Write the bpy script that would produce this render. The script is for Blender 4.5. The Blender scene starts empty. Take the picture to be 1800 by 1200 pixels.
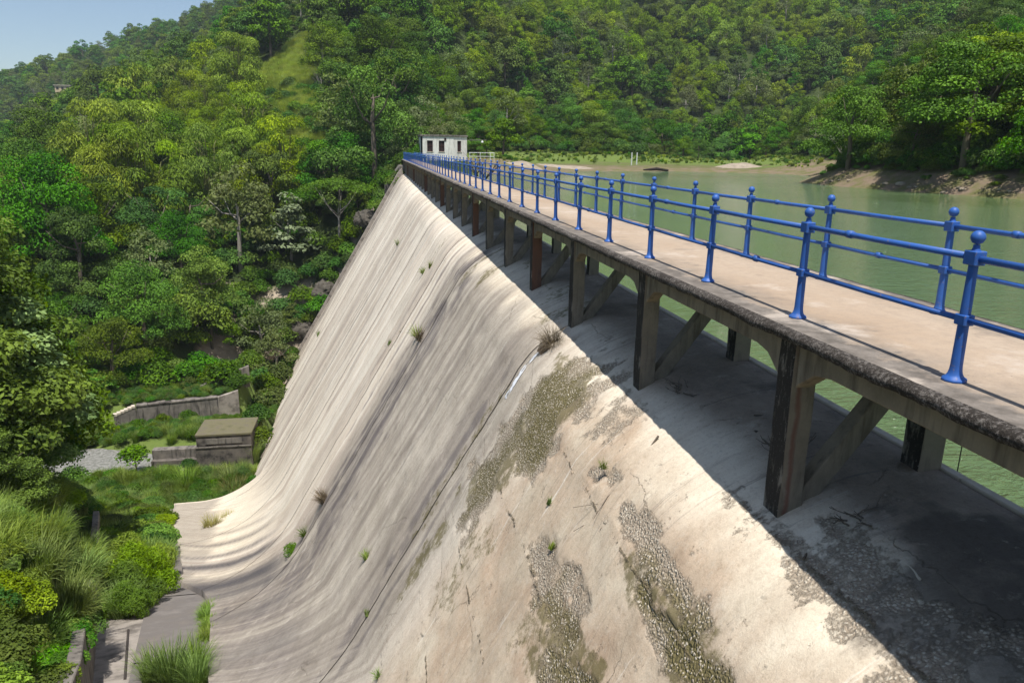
import bpy, bmesh, math, random
import numpy as np
from mathutils import Vector, Matrix

S = bpy.context.scene
C = S.collection
R = math.radians

# ------------------------------------------------------------------ camera
CAM_F, CAM_PITCH, CAM_YAW, CAM_ROLL, CAM_H = 1288.2, .2551, .1796, .0127, 1.65
_fwd = np.array([math.sin(CAM_YAW)*math.cos(CAM_PITCH), math.cos(CAM_YAW)*math.cos(CAM_PITCH), -math.sin(CAM_PITCH)])
_r0 = np.array([math.cos(CAM_YAW), -math.sin(CAM_YAW), 0.0])
_u0 = np.cross(_r0, _fwd)
_rt = _r0*math.cos(CAM_ROLL) + _u0*math.sin(CAM_ROLL)
_up = _u0*math.cos(CAM_ROLL) - _r0*math.sin(CAM_ROLL)
cd = bpy.data.cameras.new('camera')
cam = bpy.data.objects.new('camera', cd)
C.objects.link(cam)
cd.sensor_fit = 'HORIZONTAL'; cd.sensor_width = 36.0
cd.lens = 36.0*CAM_F/1800.0
cd.clip_start = 0.05; cd.clip_end = 4000
m = Matrix(((_rt[0], _up[0], -_fwd[0], 0), (_rt[1], _up[1], -_fwd[1], 0), (_rt[2], _up[2], -_fwd[2], CAM_H), (0, 0, 0, 1)))
cam.matrix_world = m
S.camera = cam

# ------------------------------------------------------------------ sky, sun, exposure
SUN_EL, SUN_AZ = R(72), R(186)          # azimuth clockwise from +Y (the dam axis): behind the camera
sun_dir = Vector((math.sin(SUN_AZ)*math.cos(SUN_EL), math.cos(SUN_AZ)*math.cos(SUN_EL), math.sin(SUN_EL)))
W = bpy.data.worlds.new('World'); S.world = W; W.use_nodes = True
wn = W.node_tree
bg = wn.nodes['Background']
sky = wn.nodes.new('ShaderNodeTexSky'); sky.sky_type = 'NISHITA'; sky.sun_disc = False
sky.sun_elevation = SUN_EL; sky.sun_rotation = SUN_AZ
sky.air_density = 1.0; sky.dust_density = 1.0; sky.ozone_density = 1.5; sky.altitude = 200
wn.links.new(sky.outputs[0], bg.inputs[0]); bg.inputs[1].default_value = 0.098
sl = bpy.data.lights.new('sun', 'SUN'); sl.energy = 4.9; sl.angle = R(0.53); sl.color = (1.0, 0.965, 0.91)
so = bpy.data.objects.new('sun', sl); C.objects.link(so)
so.rotation_euler = (-sun_dir).to_track_quat('-Z', 'Y').to_euler()
S.view_settings.view_transform = 'Standard'; S.view_settings.look = 'None'
S.view_settings.exposure = 0.34; S.view_settings.gamma = 1.0; S.view_settings.use_curve_mapping = False
cy = S.cycles
cy.max_bounces = 6; cy.diffuse_bounces = 2; cy.glossy_bounces = 2; cy.transmission_bounces = 3
cy.transparent_max_bounces = 6; cy.volume_bounces = 0
cy.use_adaptive_sampling = True; cy.adaptive_threshold = 0.02
cy.use_denoising = True
cy.caustics_reflective = False; cy.caustics_refractive = False
cy.sample_clamp_indirect = 6.0

# ------------------------------------------------------------------ helpers
def projw(P):
    """world points (n,3) -> photo pixel x, y and depth; used only to decide what is in view"""
    q = np.asarray(P, float) - np.array([0, 0, CAM_H])
    z = q @ _fwd
    zz = np.where(np.abs(z) < .01, .01, z)
    return 900 + CAM_F*(q @ _rt)/zz, 600 - CAM_F*(q @ _up)/zz, z

def _hash(ix, iy, seed):
    h = (ix.astype(np.int64)*374761393 + iy.astype(np.int64)*668265263 + seed*974711) & 0x7fffffff
    h = ((h ^ (h >> 13))*1274126177) & 0x7fffffff
    return ((h ^ (h >> 16)) & 0xffff)/65535.0
def vnoise(x, y, seed=0):
    x = np.asarray(x, float); y = np.asarray(y, float)
    ix = np.floor(x); iy = np.floor(y); fx = x-ix; fy = y-iy
    fx = fx*fx*(3-2*fx); fy = fy*fy*(3-2*fy)
    a = _hash(ix, iy, seed); b = _hash(ix+1, iy, seed); c = _hash(ix, iy+1, seed); d = _hash(ix+1, iy+1, seed)
    return (a*(1-fx)+b*fx)*(1-fy) + (c*(1-fx)+d*fx)*fy
def fbm(x, y, seed=0, octv=4):
    s = 0; a = .5; t = 0
    for i in range(octv):
        s = s + a*vnoise(np.asarray(x)*2**i, np.asarray(y)*2**i, seed+i*7); t += a; a *= .5
    return s/t
def sstep(a, b, x):
    t = np.clip((np.asarray(x, float)-a)/(b-a), 0, 1)
    return t*t*(3-2*t)

def tag(o, label=None, cat=None, group=None, kind=None):
    if label: o['label'] = label
    if cat: o['category'] = cat
    if group: o['group'] = group
    if kind: o['kind'] = kind
    return o
def link(name, me, mat=None, parent=None, smooth=False):
    o = bpy.data.objects.new(name, me); C.objects.link(o)
    if mat is not None:
        for mm in (mat if isinstance(mat, (list, tuple)) else [mat]):
            if mm.name not in [x.name for x in me.materials if x]: me.materials.append(mm)
    if parent is not None: o.parent = parent
    if smooth: me.shade_smooth()
    return o
def empty(name, loc=(0, 0, 0), rz=0):
    o = bpy.data.objects.new(name, None); C.objects.link(o)
    o.location = loc; o.rotation_euler = (0, 0, rz); o.empty_display_size = .3
    return o
def inst(o, parent=None, loc=None, rz=None, scale=None):
    """a linked copy of one object (shares its mesh)"""
    c = o.copy(); C.objects.link(c)
    if parent is not None: c.parent = parent
    if loc is not None: c.location = loc
    if rz is not None: c.rotation_euler[2] = rz
    if scale is not None: c.scale = scale
    return c
def npmesh(name, verts, quads, tris=None, smooth=False):
    me = bpy.data.meshes.new(name)
    verts = np.asarray(verts, np.float32)
    quads = np.asarray(quads, np.int32).reshape(-1, 4) if quads is not None and len(quads) else np.zeros((0, 4), np.int32)
    tris = np.asarray(tris, np.int32).reshape(-1, 3) if tris is not None and len(tris) else np.zeros((0, 3), np.int32)
    nl = len(quads)*4+len(tris)*3
    me.vertices.add(len(verts)); me.vertices.foreach_set('co', verts.ravel())
    me.loops.add(nl); me.loops.foreach_set('vertex_index', np.concatenate([quads.ravel(), tris.ravel()]))
    npoly = len(quads)+len(tris)
    me.polygons.add(npoly)
    st = np.concatenate([np.arange(len(quads))*4, len(quads)*4+np.arange(len(tris))*3]).astype(np.int32)
    me.polygons.foreach_set('loop_start', st)
    me.update(calc_edges=True); me.validate()
    if smooth: me.shade_smooth()
    return me
def gridmesh(name, P, smooth=True, flip=False):
    """P (n,m,3) -> sheet"""
    n, mm_, _ = P.shape
    idx = np.arange(n*mm_).reshape(n, mm_)
    q = np.stack([idx[:-1, :-1], idx[1:, :-1], idx[1:, 1:], idx[:-1, 1:]], -1).reshape(-1, 4)
    if flip: q = q[:, ::-1]
    return npmesh(name, P.reshape(-1, 3), q, smooth=smooth)
def fattr(me, name, vals):
    a = me.attributes.new(name, 'FLOAT', 'POINT')
    a.data.foreach_set('value', np.asarray(vals, np.float32).ravel())
def uvset(me, name, uvv):
    """per-vertex uv -> loops"""
    l = me.uv_layers.new(name=name)
    vi = np.zeros(len(me.loops), np.int32); me.loops.foreach_get('vertex_index', vi)
    l.data.foreach_set('uv', np.asarray(uvv, np.float32)[vi].ravel())

class MB:
    """collects shapes into one mesh"""
    def __init__(s): s.v = []; s.f = []
    def add(s, v, f):
        o = len(s.v); s.v += [tuple(map(float, p)) for p in v]; s.f += [tuple(i+o for i in q) for q in f]; return s
    def box(s, a, b, j=0, rng=None):
        x0, y0, z0 = a; x1, y1, z1 = b
        v = [(x0, y0, z0), (x1, y0, z0), (x1, y1, z0), (x0, y1, z0), (x0, y0, z1), (x1, y0, z1), (x1, y1, z1), (x0, y1, z1)]
        return s.add(v, [(0, 3, 2, 1), (4, 5, 6, 7), (0, 1, 5, 4), (1, 2, 6, 5), (2, 3, 7, 6), (3, 0, 4, 7)])
    def bar(s, p, q, w, h, upv=(0, 0, 1)):
        p = Vector(p); q = Vector(q); d = (q-p).normalized(); sx = d.cross(Vector(upv))
        if sx.length < 1e-4: sx = d.cross(Vector((1, 0, 0)))
        sx.normalize(); sz = sx.cross(d)
        v = []
        for e in (p, q):
            for a, b in ((-1, -1), (1, -1), (1, 1), (-1, 1)): v.append(e+sx*a*w/2+sz*b*h/2)
        return s.add(v, [(3, 2, 1, 0), (4, 5, 6, 7), (0, 1, 5, 4), (1, 2, 6, 5), (2, 3, 7, 6), (3, 0, 4, 7)])
    def lathe(s, prof, n=12, c=(0, 0, 0), cap=True):
        v = []; f = []
        for r, z in prof:
            for i in range(n):
                a = 2*math.pi*i/n; v.append((c[0]+r*math.cos(a), c[1]+r*math.sin(a), c[2]+z))
        for k in range(len(prof)-1):
            for i in range(n):
                j = (i+1) % n; f.append((k*n+i, k*n+j, (k+1)*n+j, (k+1)*n+i))
        if cap: f.append(tuple(range(n))[::-1]); f.append(tuple((len(prof)-1)*n+i for i in range(n)))
        return s.add(v, f)
    def tube(s, pts, rad, n=8, cap=True):
        pts = [Vector(p) for p in pts]
        if not isinstance(rad, (list, tuple)): rad = [rad]*len(pts)
        v = []; f = []; pu = None
        for k, p in enumerate(pts):
            d = (pts[min(k+1, len(pts)-1)]-pts[max(k-1, 0)]).normalized()
            if pu is None:
                pu = d.cross(Vector((0, 0, 1)))
                if pu.length < .05: pu = d.cross(Vector((1, 0, 0)))
            pu = (pu - d*pu.dot(d)).normalized(); w = d.cross(pu)
            for i in range(n):
                a = 2*math.pi*i/n; v.append(p+(pu*math.cos(a)+w*math.sin(a))*rad[k])
        for k in range(len(pts)-1):
            for i in range(n):
                j = (i+1) % n; f.append((k*n+i, k*n+j, (k+1)*n+j, (k+1)*n+i))
        if cap: f.append(tuple(range(n))[::-1]); f.append(tuple((len(pts)-1)*n+i for i in range(n)))
        return s.add(v, f)
    def prism(s, poly, y0, y1, axis='y'):
        """poly in (x,z) extruded along y (or (x,y) along z)"""
        n = len(poly)
        if axis == 'y': v = [(x, y0, z) for x, z in poly]+[(x, y1, z) for x, z in poly]
        elif axis == 'x': v = [(y0, x, z) for x, z in poly]+[(y1, x, z) for x, z in poly]
        else: v = [(x, y, y0) for x, y in poly]+[(x, y, y1) for x, y in poly]
        f = [tuple(range(n)), tuple(range(2*n-1, n-1, -1))]
        f += [(i, i+n, (i+1) % n+n, (i+1) % n) for i in range(n)]
        return s.add(v, f)
    def mesh(s, name='shape', bevel=0, seg=1, smooth=False, fix=True):
        me = bpy.data.meshes.new(name); me.from_pydata(s.v, [], s.f)
        bm = bmesh.new(); bm.from_mesh(me)
        if fix: bmesh.ops.recalc_face_normals(bm, faces=bm.faces)
        if bevel: bmesh.ops.bevel(bm, geom=[e for e in bm.edges if len(e.link_faces) == 2 and e.calc_face_angle(0) > .6], offset=bevel, segments=seg, affect='EDGES', profile=.6)
        bm.to_mesh(me); bm.free(); me.update()
        if smooth: me.shade_smooth()
        return me
    def build(s, name, mat, parent=None, bevel=0, seg=1, smooth=False):
        return link(name, s.mesh(name, bevel, seg, smooth), mat, parent)

# ------------------------------------------------------------------ node helpers
class NT:
    def __init__(s, name):
        s.mat = bpy.data.materials.new(name); s.mat.use_nodes = True
        s.t = s.mat.node_tree; s.b = s.t.nodes['Principled BSDF']; s.o = s.t.nodes['Material Output']
    def n(s, typ, **kw):
        x = s.t.nodes.new('ShaderNode'+typ)
        for k, v in kw.items(): setattr(x, k, v)
        return x
    def ln(s, a, b): s.t.links.new(a, b)
    def put(s, sock, val):
        if isinstance(val, bpy.types.NodeSocket): s.ln(val, sock)
        elif isinstance(val, (tuple, list)) and len(val) == 3 and sock.type == 'RGBA': sock.default_value = (*val, 1)
        else: sock.default_value = val
    def coord(s, kind='Object'): return s.n('TexCoord').outputs[kind]
    def uv(s, name):
        x = s.n('UVMap'); x.uv_map = name; return x.outputs[0]
    def attr(s, name, out='Fac'):
        x = s.n('Attribute'); x.attribute_name = name; return x.outputs[out]
    def mapg(s, vec, scale=(1, 1, 1), loc=(0, 0, 0), rot=(0, 0, 0)):
        x = s.n('Mapping'); s.ln(vec, x.inputs[0])
        x.inputs[1].default_value = loc; x.inputs[2].default_value = rot; x.inputs[3].default_value = scale
        return x.outputs[0]
    def noise(s, vec, scale=1, detail=4, rough=.55, dist=0, color=False):
        x = s.n('TexNoise'); s.ln(vec, x.inputs['Vector'])
        x.inputs['Scale'].default_value = scale; x.inputs['Detail'].default_value = detail
        x.inputs['Roughness'].default_value = rough; x.inputs['Distortion'].default_value = dist
        return x.outputs[1 if color else 0]
    def voro(s, vec, scale=1, feature='F1', out='Distance', rnd=1):
        x = s.n('TexVoronoi', feature=feature); s.ln(vec, x.inputs['Vector'])
        x.inputs['Scale'].default_value = scale; x.inputs['Randomness'].default_value = rnd
        return x.outputs[out]
    def ramp(s, fac, stops, interp='LINEAR'):
        x = s.n('ValToRGB'); x.color_ramp.interpolation = interp
        e = x.color_ramp.elements
        while len(e) < len(stops): e.new(.5)
        for k, (p, c) in enumerate(stops):
            e[k].position = p; e[k].color = (c, c, c, 1) if isinstance(c, (int, float)) else (*c, 1)
        s.put(x.inputs[0], fac); return x.outputs[0]
    def mix(s, fac, a, b, mode='MIX'):
        x = s.n('Mix', data_type='RGBA', blend_type=mode)
        s.put(x.inputs[0], fac); s.put(x.inputs[6], a); s.put(x.inputs[7], b); return x.outputs[2]
    def math(s, op, a, b=0.0, clamp=False):
        x = s.n('Math', operation=op); x.use_clamp = clamp
        s.put(x.inputs[0], a); s.put(x.inputs[1], b); return x.outputs[0]
    def sep(s, vec):
        x = s.n('SeparateXYZ'); s.ln(vec, x.inputs[0]); return x.outputs
    def comb(s, a, b, c=0.0):
        x = s.n('CombineXYZ'); s.put(x.inputs[0], a); s.put(x.inputs[1], b); s.put(x.inputs[2], c); return x.outputs[0]
    def bump(s, h, strength=.5, dist=.02, prev=None):
        x = s.n('Bump'); x.inputs['Strength'].default_value = strength; x.inputs['Distance'].default_value = dist
        s.ln(h, x.inputs['Height'])
        if prev is not None: s.ln(prev, x.inputs['Normal'])
        return x.outputs[0]
    def fin(s, col=None, rough=.8, norm=None, spec=None, metal=None):
        if col is not None: s.put(s.b.inputs['Base Color'], col)
        s.put(s.b.inputs['Roughness'], rough)
        if norm is not None: s.ln(norm, s.b.inputs['Normal'])
        if spec is not None: s.b.inputs['Specular IOR Level'].default_value = spec
        if metal is not None: s.b.inputs['Metallic'].default_value = metal
        return s.mat
# ------------------------------------------------------------------ materials
def m_concrete_face():
    t = NT('spillway_concrete')
    uv0 = t.uv('flow')                      # x: metres along the dam (following the flow), y: metres down the face
    ob = t.coord('Object')
    wn_ = t.math('MULTIPLY', t.math('SUBTRACT', t.noise(ob, .55, 5, .6), .5), .22); s0_ = t.sep(uv0)
    uv = t.comb(t.math('ADD', s0_[0], wn_), s0_[1])
    zone = t.attr('zone'); tan = t.attr('tan'); moss = t.attr('moss'); agg = t.attr('agg'); dark = t.attr('dark'); pale = t.attr('pale'); algae = t.attr('algae')
    st1 = t.noise(t.mapg(uv, (1.1, .035, 1)), 1.0, 6, .62)
    st2 = t.noise(t.mapg(uv, (2.3, .055, 1), (13, 5, 0)), 1.0, 9, .70)
    st3 = t.noise(t.mapg(uv, (.32, .02, 1), (3, 1, 0)), 1.0, 3, .5)
    amp = t.ramp(t.noise(t.mapg(ob, (1, .6, .35)), .45, 4, .6), [(.38, .05), (.66, .85)])
    blot = t.noise(ob, .8, 6, .6); fine = t.noise(ob, 9, 5, .65); grit = t.noise(ob, 55, 3, .7)
    cream = t.mix(t.ramp(st1, [(.3, 0.0), (.62, 1.0)]), (.86, .81, .72), (.68, .605, .51))
    cream = t.mix(t.math('MULTIPLY', amp, t.ramp(st2, [(.48, 0.0), (.66, .9)])), cream, (.43, .315, .245))
    cream = t.mix(t.ramp(st3, [(.50, 0.0), (.66, .7)]), cream, (.40, .335, .285))
    grey = t.mix(t.ramp(st1, [(.32, 0.0), (.64, 1.0)]), (.56, .515, .44), (.30, .268, .236))
    grey = t.mix(t.math('MULTIPLY', amp, t.ramp(st2, [(.45, 0.0), (.66, .9)])), grey, (.215, .188, .165))
    base = t.mix(zone, cream, grey)
    tanc = t.mix(t.ramp(blot, [(.35, 0.0), (.66, 1.0)]), (.60, .525, .415), (.50, .385, .285))
    tanc = t.mix(t.ramp(fine, [(.52, 0.0), (.75, .7)]), tanc, (.56, .50, .42))
    base = t.mix(tan, base, tanc)
    base = t.mix(pale, base, t.mix(t.ramp(st2, [(.4, 0.0), (.7, 1.0)]), (.76, .69, .57), (.60, .52, .42)))
    dk = t.math('MULTIPLY', dark, t.ramp(st2, [(.34, 0.05), (.56, 1.0)]))
    base = t.mix(dk, base, t.mix(st1, (.085, .078, .085), (.20, .175, .175)))
    silt_shade = t.mix(t.ramp(t.noise(t.mapg(ob, (1, .5, 1)), 1.7, 7, .7), [(.35, 0.0), (.65, 1.0)]), (.31, .255, .20), (.18, .147, .117))
    base = t.mix(t.attr('silt_shade'), base, silt_shade)  # brown silt, its colour darkened further to paint in the walkway's shade
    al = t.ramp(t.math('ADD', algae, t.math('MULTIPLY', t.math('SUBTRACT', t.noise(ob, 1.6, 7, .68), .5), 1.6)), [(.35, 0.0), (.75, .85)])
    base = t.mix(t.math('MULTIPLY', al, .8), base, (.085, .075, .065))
    mot = t.noise(t.mapg(ob, (1, 1, .55)), 2.4, 9, .72); mot2 = t.noise(t.mapg(ob, (1, 1, .6), (5, 2, 9)), .55, 6, .62)
    nz_ = t.math('ADD', .22, t.math('MULTIPLY', t.math('MAXIMUM', zone, tan), .78))
    base = t.mix(t.math('MULTIPLY', nz_, t.ramp(mot, [(.42, 0.0), (.68, .5)])), base, t.mix(1.0, base, (.60, .58, .555), 'MULTIPLY'))
    base = t.mix(t.math('MULTIPLY', nz_, t.ramp(mot2, [(.48, 0.0), (.68, .42)])), base, t.mix(1.0, base, (.66, .645, .62), 'MULTIPLY'))
    base = t.mix(t.ramp(mot, [(.30, .35), (.42, 0.0)]), base, (.72, .66, .56))
    sq = t.sep(uv0)
    wnz = t.n('TexWhiteNoise', noise_dimensions='2D'); t.ln(t.comb(t.math('FLOOR', t.math('DIVIDE', sq[0], 6.1)), t.math('FLOOR', t.math('ADD', t.math('DIVIDE', sq[1], 1.52), .5))), wnz.inputs['Vector'])
    base = t.mix(t.math('MULTIPLY', wnz.outputs['Value'], .30), base, t.mix(1.0, base, (.70, .68, .66), 'MULTIPLY'))
    dm = t.ramp(t.noise(t.mapg(ob, (1, 1, .5), (3, 8, 1)), .5, 4, .6), [(.42, 0.0), (.58, 1.0)])
    drip = t.math('MULTIPLY', dm, t.ramp(t.noise(t.mapg(uv, (7.5, .11, 1), (2, 31, 0)), 1.0, 7, .72), [(.58, 0.0), (.66, .85)]))
    base = t.mix(drip, base, (.155, .135, .12))
    lm = t.ramp(t.noise(t.mapg(ob, (1, 1, .5), (13, 4, 7)), .6, 4, .6), [(.50, 0.0), (.62, 1.0)])
    lime = t.math('MULTIPLY', lm, t.ramp(t.noise(t.mapg(uv, (6.0, .10, 1), (9, 3, 0)), 1.0, 7, .72), [(.60, 0.0), (.67, .8)]))
    base = t.mix(lime, base, (.80, .765, .70))
    band = t.math('MULTIPLY', t.attr('band'), t.ramp(t.noise(t.mapg(uv, (5, .25, 1)), 1.0, 6, .7), [(.25, .55), (.45, 1.0)]))
    base = t.mix(band, base, t.mix(st1, (.055, .055, .065), (.13, .12, .122)))
    # exposed aggregate: pale pebbles in dark or mossy matrix
    wv = t.mix(.06, ob, t.noise(ob, 12, 2, .5, color=True), 'ADD')
    vd = t.voro(wv, 30, 'F1'); vc = t.voro(wv, 30, 'F1', 'Color')
    psz = t.math('MULTIPLY', t.sep(vc)[2], .28)
    peb = t.ramp(t.math('SUBTRACT', vd, psz), [(.20, 1.0), (.36, 0.0)])
    mossc = t.mix(t.noise(ob, 3.2, 3), (.085, .075, .028), (.15, .13, .05))
    matrix = t.mix(moss, t.mix(blot, (.21, .18, .145), (.37, .31, .24)), mossc)
    pebc = t.mix(t.sep(vc)[0], (.30, .255, .20), (.60, .55, .46))
    small = t.math('LESS_THAN', t.sep(vc)[1], t.math('SUBTRACT', .95, t.math('MULTIPLY', moss, .5)))
    aggc = t.mix(t.math('MULTIPLY', peb, small), matrix, pebc)
    am = t.math('MULTIPLY', t.ramp(t.math('ADD', agg, t.math('MULTIPLY', t.math('SUBTRACT', t.noise(ob, 2.6, 9, .76), .5), 3.2)), [(.36, 0.0), (.66, 1.0)]), .92)
    base = t.mix(am, base, aggc)
    # moss smears where there is no aggregate
    mm = t.math('MULTIPLY', t.ramp(t.math('ADD', moss, t.math('MULTIPLY', t.math('SUBTRACT', t.noise(ob, 5, 7, .75), .5), 2.6)), [(.5, 0.0), (.9, .8)]), t.math('SUBTRACT', 1.0, am))
    base = t.mix(mm, base, mossc)
    # lift joints: faint ragged level lines
    s = t.sep(uv)
    jl = t.math('ABSOLUTE', t.math('SUBTRACT', t.math('FRACT', t.math('ADD', t.math('DIVIDE', s[1], 1.52), t.math('MULTIPLY', t.noise(ob, 2.2, 6, .7), .22))), .5))
    jm = t.math('MULTIPLY', t.ramp(jl, [(.0, 1.0), (.008, 1.0), (.022, 0.0)]), t.ramp(t.noise(ob, 2.6, 6, .7), [(.50, 0.0), (.58, 1.0)]))
    jm = t.math('MULTIPLY', jm, t.math('ADD', .12, t.math('MULTIPLY', tan, .8)))
    base = t.mix(t.math('MULTIPLY', jm, .9), base, (.16, .13, .085))
    # hairline cracks
    cr = t.voro(t.mix(.35, ob, t.noise(ob, 2.3, 6, .7, color=True), 'ADD'), .42, 'DISTANCE_TO_EDGE')
    cm = t.math('MULTIPLY', t.ramp(cr, [(.0, .6), (.0035, 0.0)]), t.ramp(t.noise(ob, .6, 3), [(.46, 0.0), (.58, 1.0)]))
    base = t.mix(t.math('MULTIPLY', cm, .8), base, (.12, .10, .07))
    base = t.mix(t.ramp(t.noise(ob, 16, 6, .75), [(.50, 0.0), (.72, .55)]), base, t.mix(1.0, base, (.56, .52, .48), 'MULTIPLY'))
    base = t.mix(.42, base, t.mix(grit, (.25, .22, .19), (.85, .8, .72)), 'OVERLAY')
    spots = t.ramp(t.noise(ob, 7, 2, .5), [(.70, 0.0), (.76, 1.0)])
    base = t.mix(t.math('MULTIPLY', spots, .35), base, (.16, .14, .11))
    h = t.math('ADD', t.math('MULTIPLY', fine, .35), t.math('MULTIPLY', grit, .18))
    h = t.math('ADD', h, t.math('MULTIPLY', t.math('MULTIPLY', t.math('SUBTRACT', .5, vd), am), 1.1))
    h = t.math('SUBTRACT', h, t.math('MULTIPLY', t.math('ADD', jm, cm), .9))
    h = t.math('SUBTRACT', h, t.math('MULTIPLY', am, .6))
    h = t.math('ADD', h, t.math('MULTIPLY', mot, .45))
    return t.fin(base, .88, t.bump(h, .8, .035), spec=.2)

def m_concrete(name, c1, c2, dirt=(.05, .045, .04), dirtamt=.5, scale=1.0, streak=True, rough=.9):
    t = NT(name); ob = t.coord('Object')
    a = t.noise(ob, 1.3*scale, 6, .62); b = t.noise(t.mapg(ob, (3.5, 3.5, .5)), 1.0*scale, 5, .6); g = t.noise(ob, 40, 4, .7)
    c = t.mix(t.ramp(a, [(.32, 0.0), (.68, 1.0)]), c1, c2)
    c = t.mix(t.math('MULTIPLY', t.ramp(b if streak else a, [(.5, 0.0), (.68, 1.0)]), dirtamt), c, dirt)
    c = t.mix(.2, c, t.mix(g, (.2, .2, .2), (.85, .82, .78)), 'OVERLAY')
    return t.fin(c, rough, t.bump(t.math('ADD', a, t.math('MULTIPLY', g, .5)), .5, .012), spec=.2)

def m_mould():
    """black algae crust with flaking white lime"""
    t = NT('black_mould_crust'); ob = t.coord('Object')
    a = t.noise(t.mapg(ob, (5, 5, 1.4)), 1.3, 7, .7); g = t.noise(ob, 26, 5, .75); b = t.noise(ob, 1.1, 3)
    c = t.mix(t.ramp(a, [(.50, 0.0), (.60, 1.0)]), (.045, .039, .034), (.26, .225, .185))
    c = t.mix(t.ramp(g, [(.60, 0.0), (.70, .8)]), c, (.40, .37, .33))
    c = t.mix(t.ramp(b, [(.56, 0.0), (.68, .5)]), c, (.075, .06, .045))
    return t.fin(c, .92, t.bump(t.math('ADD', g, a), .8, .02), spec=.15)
def m_edge():
    t = NT('lichen_slab_edge'); ob = t.coord('Object')
    g = t.noise(ob, 30, 6, .8); a = t.noise(ob, 2.2, 5, .6); v = t.noise(ob, 70, 3, .7)
    c = t.mix(t.ramp(t.math('ADD', g, t.math('MULTIPLY', a, .35)), [(.66, 0.0), (.80, 1.0)]), (.055, .047, .040), (.24, .215, .19))
    c = t.mix(t.ramp(v, [(.64, 0.0), (.74, .6)]), c, (.46, .43, .40))
    return t.fin(c, .95, t.bump(t.math('ADD', g, v), 1.0, .025), spec=.1)
def m_deck():
    t = NT('worn_deck_concrete'); ob = t.coord('Object')
    x = t.sep(ob)[0]
    w = t.noise(ob, 1.1, 5, .6); w2 = t.noise(ob, 5, 5, .65); g = t.noise(ob, 60, 3, .7); big = t.noise(t.mapg(ob, (.6, .22, 1)), 1.0, 4)
    d = t.math('ABSOLUTE', t.math('SUBTRACT', x, 5.18))
    dd = t.math('ADD', d, t.math('MULTIPLY', t.math('SUBTRACT', t.noise(ob, 1.5, 7, .7), .5), 1.5))
    edge = t.ramp(dd, [(.40, 0.0), (.88, .5), (1.10, 1.0)])
    c = t.mix(t.ramp(big, [(.35, 0.0), (.65, 1.0)]), (.355, .265, .185), (.415, .335, .255))
    c = t.mix(t.ramp(t.noise(ob, 8, 7, .75), [(.46, 0.0), (.70, .75)]), c, (.30, .235, .18))
    gr = t.mix(t.ramp(w2, [(.35, 0.0), (.7, 1.0)]), (.115, .10, .085), (.235, .205, .175))
    c = t.mix(edge, c, gr)
    st = t.ramp(t.noise(t.mapg(ob, (1, 1, 1), (7, 3, 0)), 1.6, 5, .65), [(.60, 0.0), (.70, .75)])
    c = t.mix(t.math('MULTIPLY', st, .75), c, (.17, .145, .12))
    c = t.mix(t.ramp(t.noise(t.mapg(ob, (1, 1, 1), (2, 9, 0)), .9, 6, .65), [(.56, 0.0), (.66, .6)]), c, (.50, .43, .36))
    c = t.mix(t.ramp(t.noise(ob, 26, 5, .7), [(.62, 0.0), (.70, .7)]), c, (.13, .10, .08))
    c = t.mix(.25, c, t.mix(g, (.2, .2, .2), (.85, .82, .78)), 'OVERLAY')
    return t.fin(c, .93, t.bump(t.math('ADD', w2, g), .45, .01), spec=.2)
def m_paint(name, c, rust=.2, rough=.5):
    t = NT(name); ob = t.coord('Object')
    a = t.noise(ob, 7, 5, .6); g = t.noise(ob, 34, 4, .7)
    oi = t.n('ObjectInfo').outputs['Random']
    cc = t.mix(t.ramp(a, [(.35, 0.0), (.7, 1.0)]), c, tuple(x*.78 for x in c))
    cc = t.mix(t.math('MULTIPLY', oi, .22), cc, tuple(min(1, x*1.35+.01) for x in c))
    cc = t.mix(t.math('MULTIPLY', t.ramp(t.math('ADD', g, t.math('MULTIPLY', a, .3)), [(.77, 0.0), (.83, 1.0)]), rust*3), cc, (.22, .16, .12))
    return t.fin(cc, t.ramp(a, [(.3, rough-.08), (.7, rough+.15)]), t.bump(g, .25, .004), spec=.45)
def m_plain(name, c, rough=.8, var=.3, scale=6):
    t = NT(name); ob = t.coord('Object')
    a = t.noise(ob, scale, 5, .6)
    return t.fin(t.mix(a, tuple(x*(1-var) for x in c), tuple(min(1, x*(1+var)) for x in c)), rough, t.bump(a, .4, .01), spec=.2)
def m_leaf(name, dark, light, transl=.3, hue=.07, rough=.6, tip=None):
    t = NT(name)
    tint = t.attr('tint'); oi = t.n('ObjectInfo').outputs['Random']
    c = t.mix(tint, dark, light)
    hs = t.n('HueSaturation'); t.ln(c, hs.inputs['Color'])
    t.put(hs.inputs['Hue'], t.math('ADD', .5-hue/2, t.math('MULTIPLY', oi, hue)))
    t.put(hs.inputs['Value'], t.math('ADD', .72, t.math('MULTIPLY', t.math('FRACT', t.math('MULTIPLY', oi, 7.31)), .56)))
    t.put(hs.inputs['Saturation'], t.math('ADD', .90, t.math('MULTIPLY', t.math('FRACT', t.math('MULTIPLY', oi, 13.7)), .25)))
    col = hs.outputs[0]
    t.ln(col, t.b.inputs['Base Color']); t.b.inputs['Roughness'].default_value = rough
    t.b.inputs['Specular IOR Level'].default_value = .14
    tr = t.n('BsdfTranslucent'); t.ln(t.mix(1.0, col, (1.0, 1.0, .45), 'MULTIPLY'), tr.inputs[0])
    mx = t.n('MixShader'); mx.inputs[0].default_value = transl
    t.ln(t.b.outputs[0], mx.inputs[1]); t.ln(tr.outputs[0], mx.inputs[2]); t.ln(mx.outputs[0], t.o.inputs[0])
    return t.mat
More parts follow.
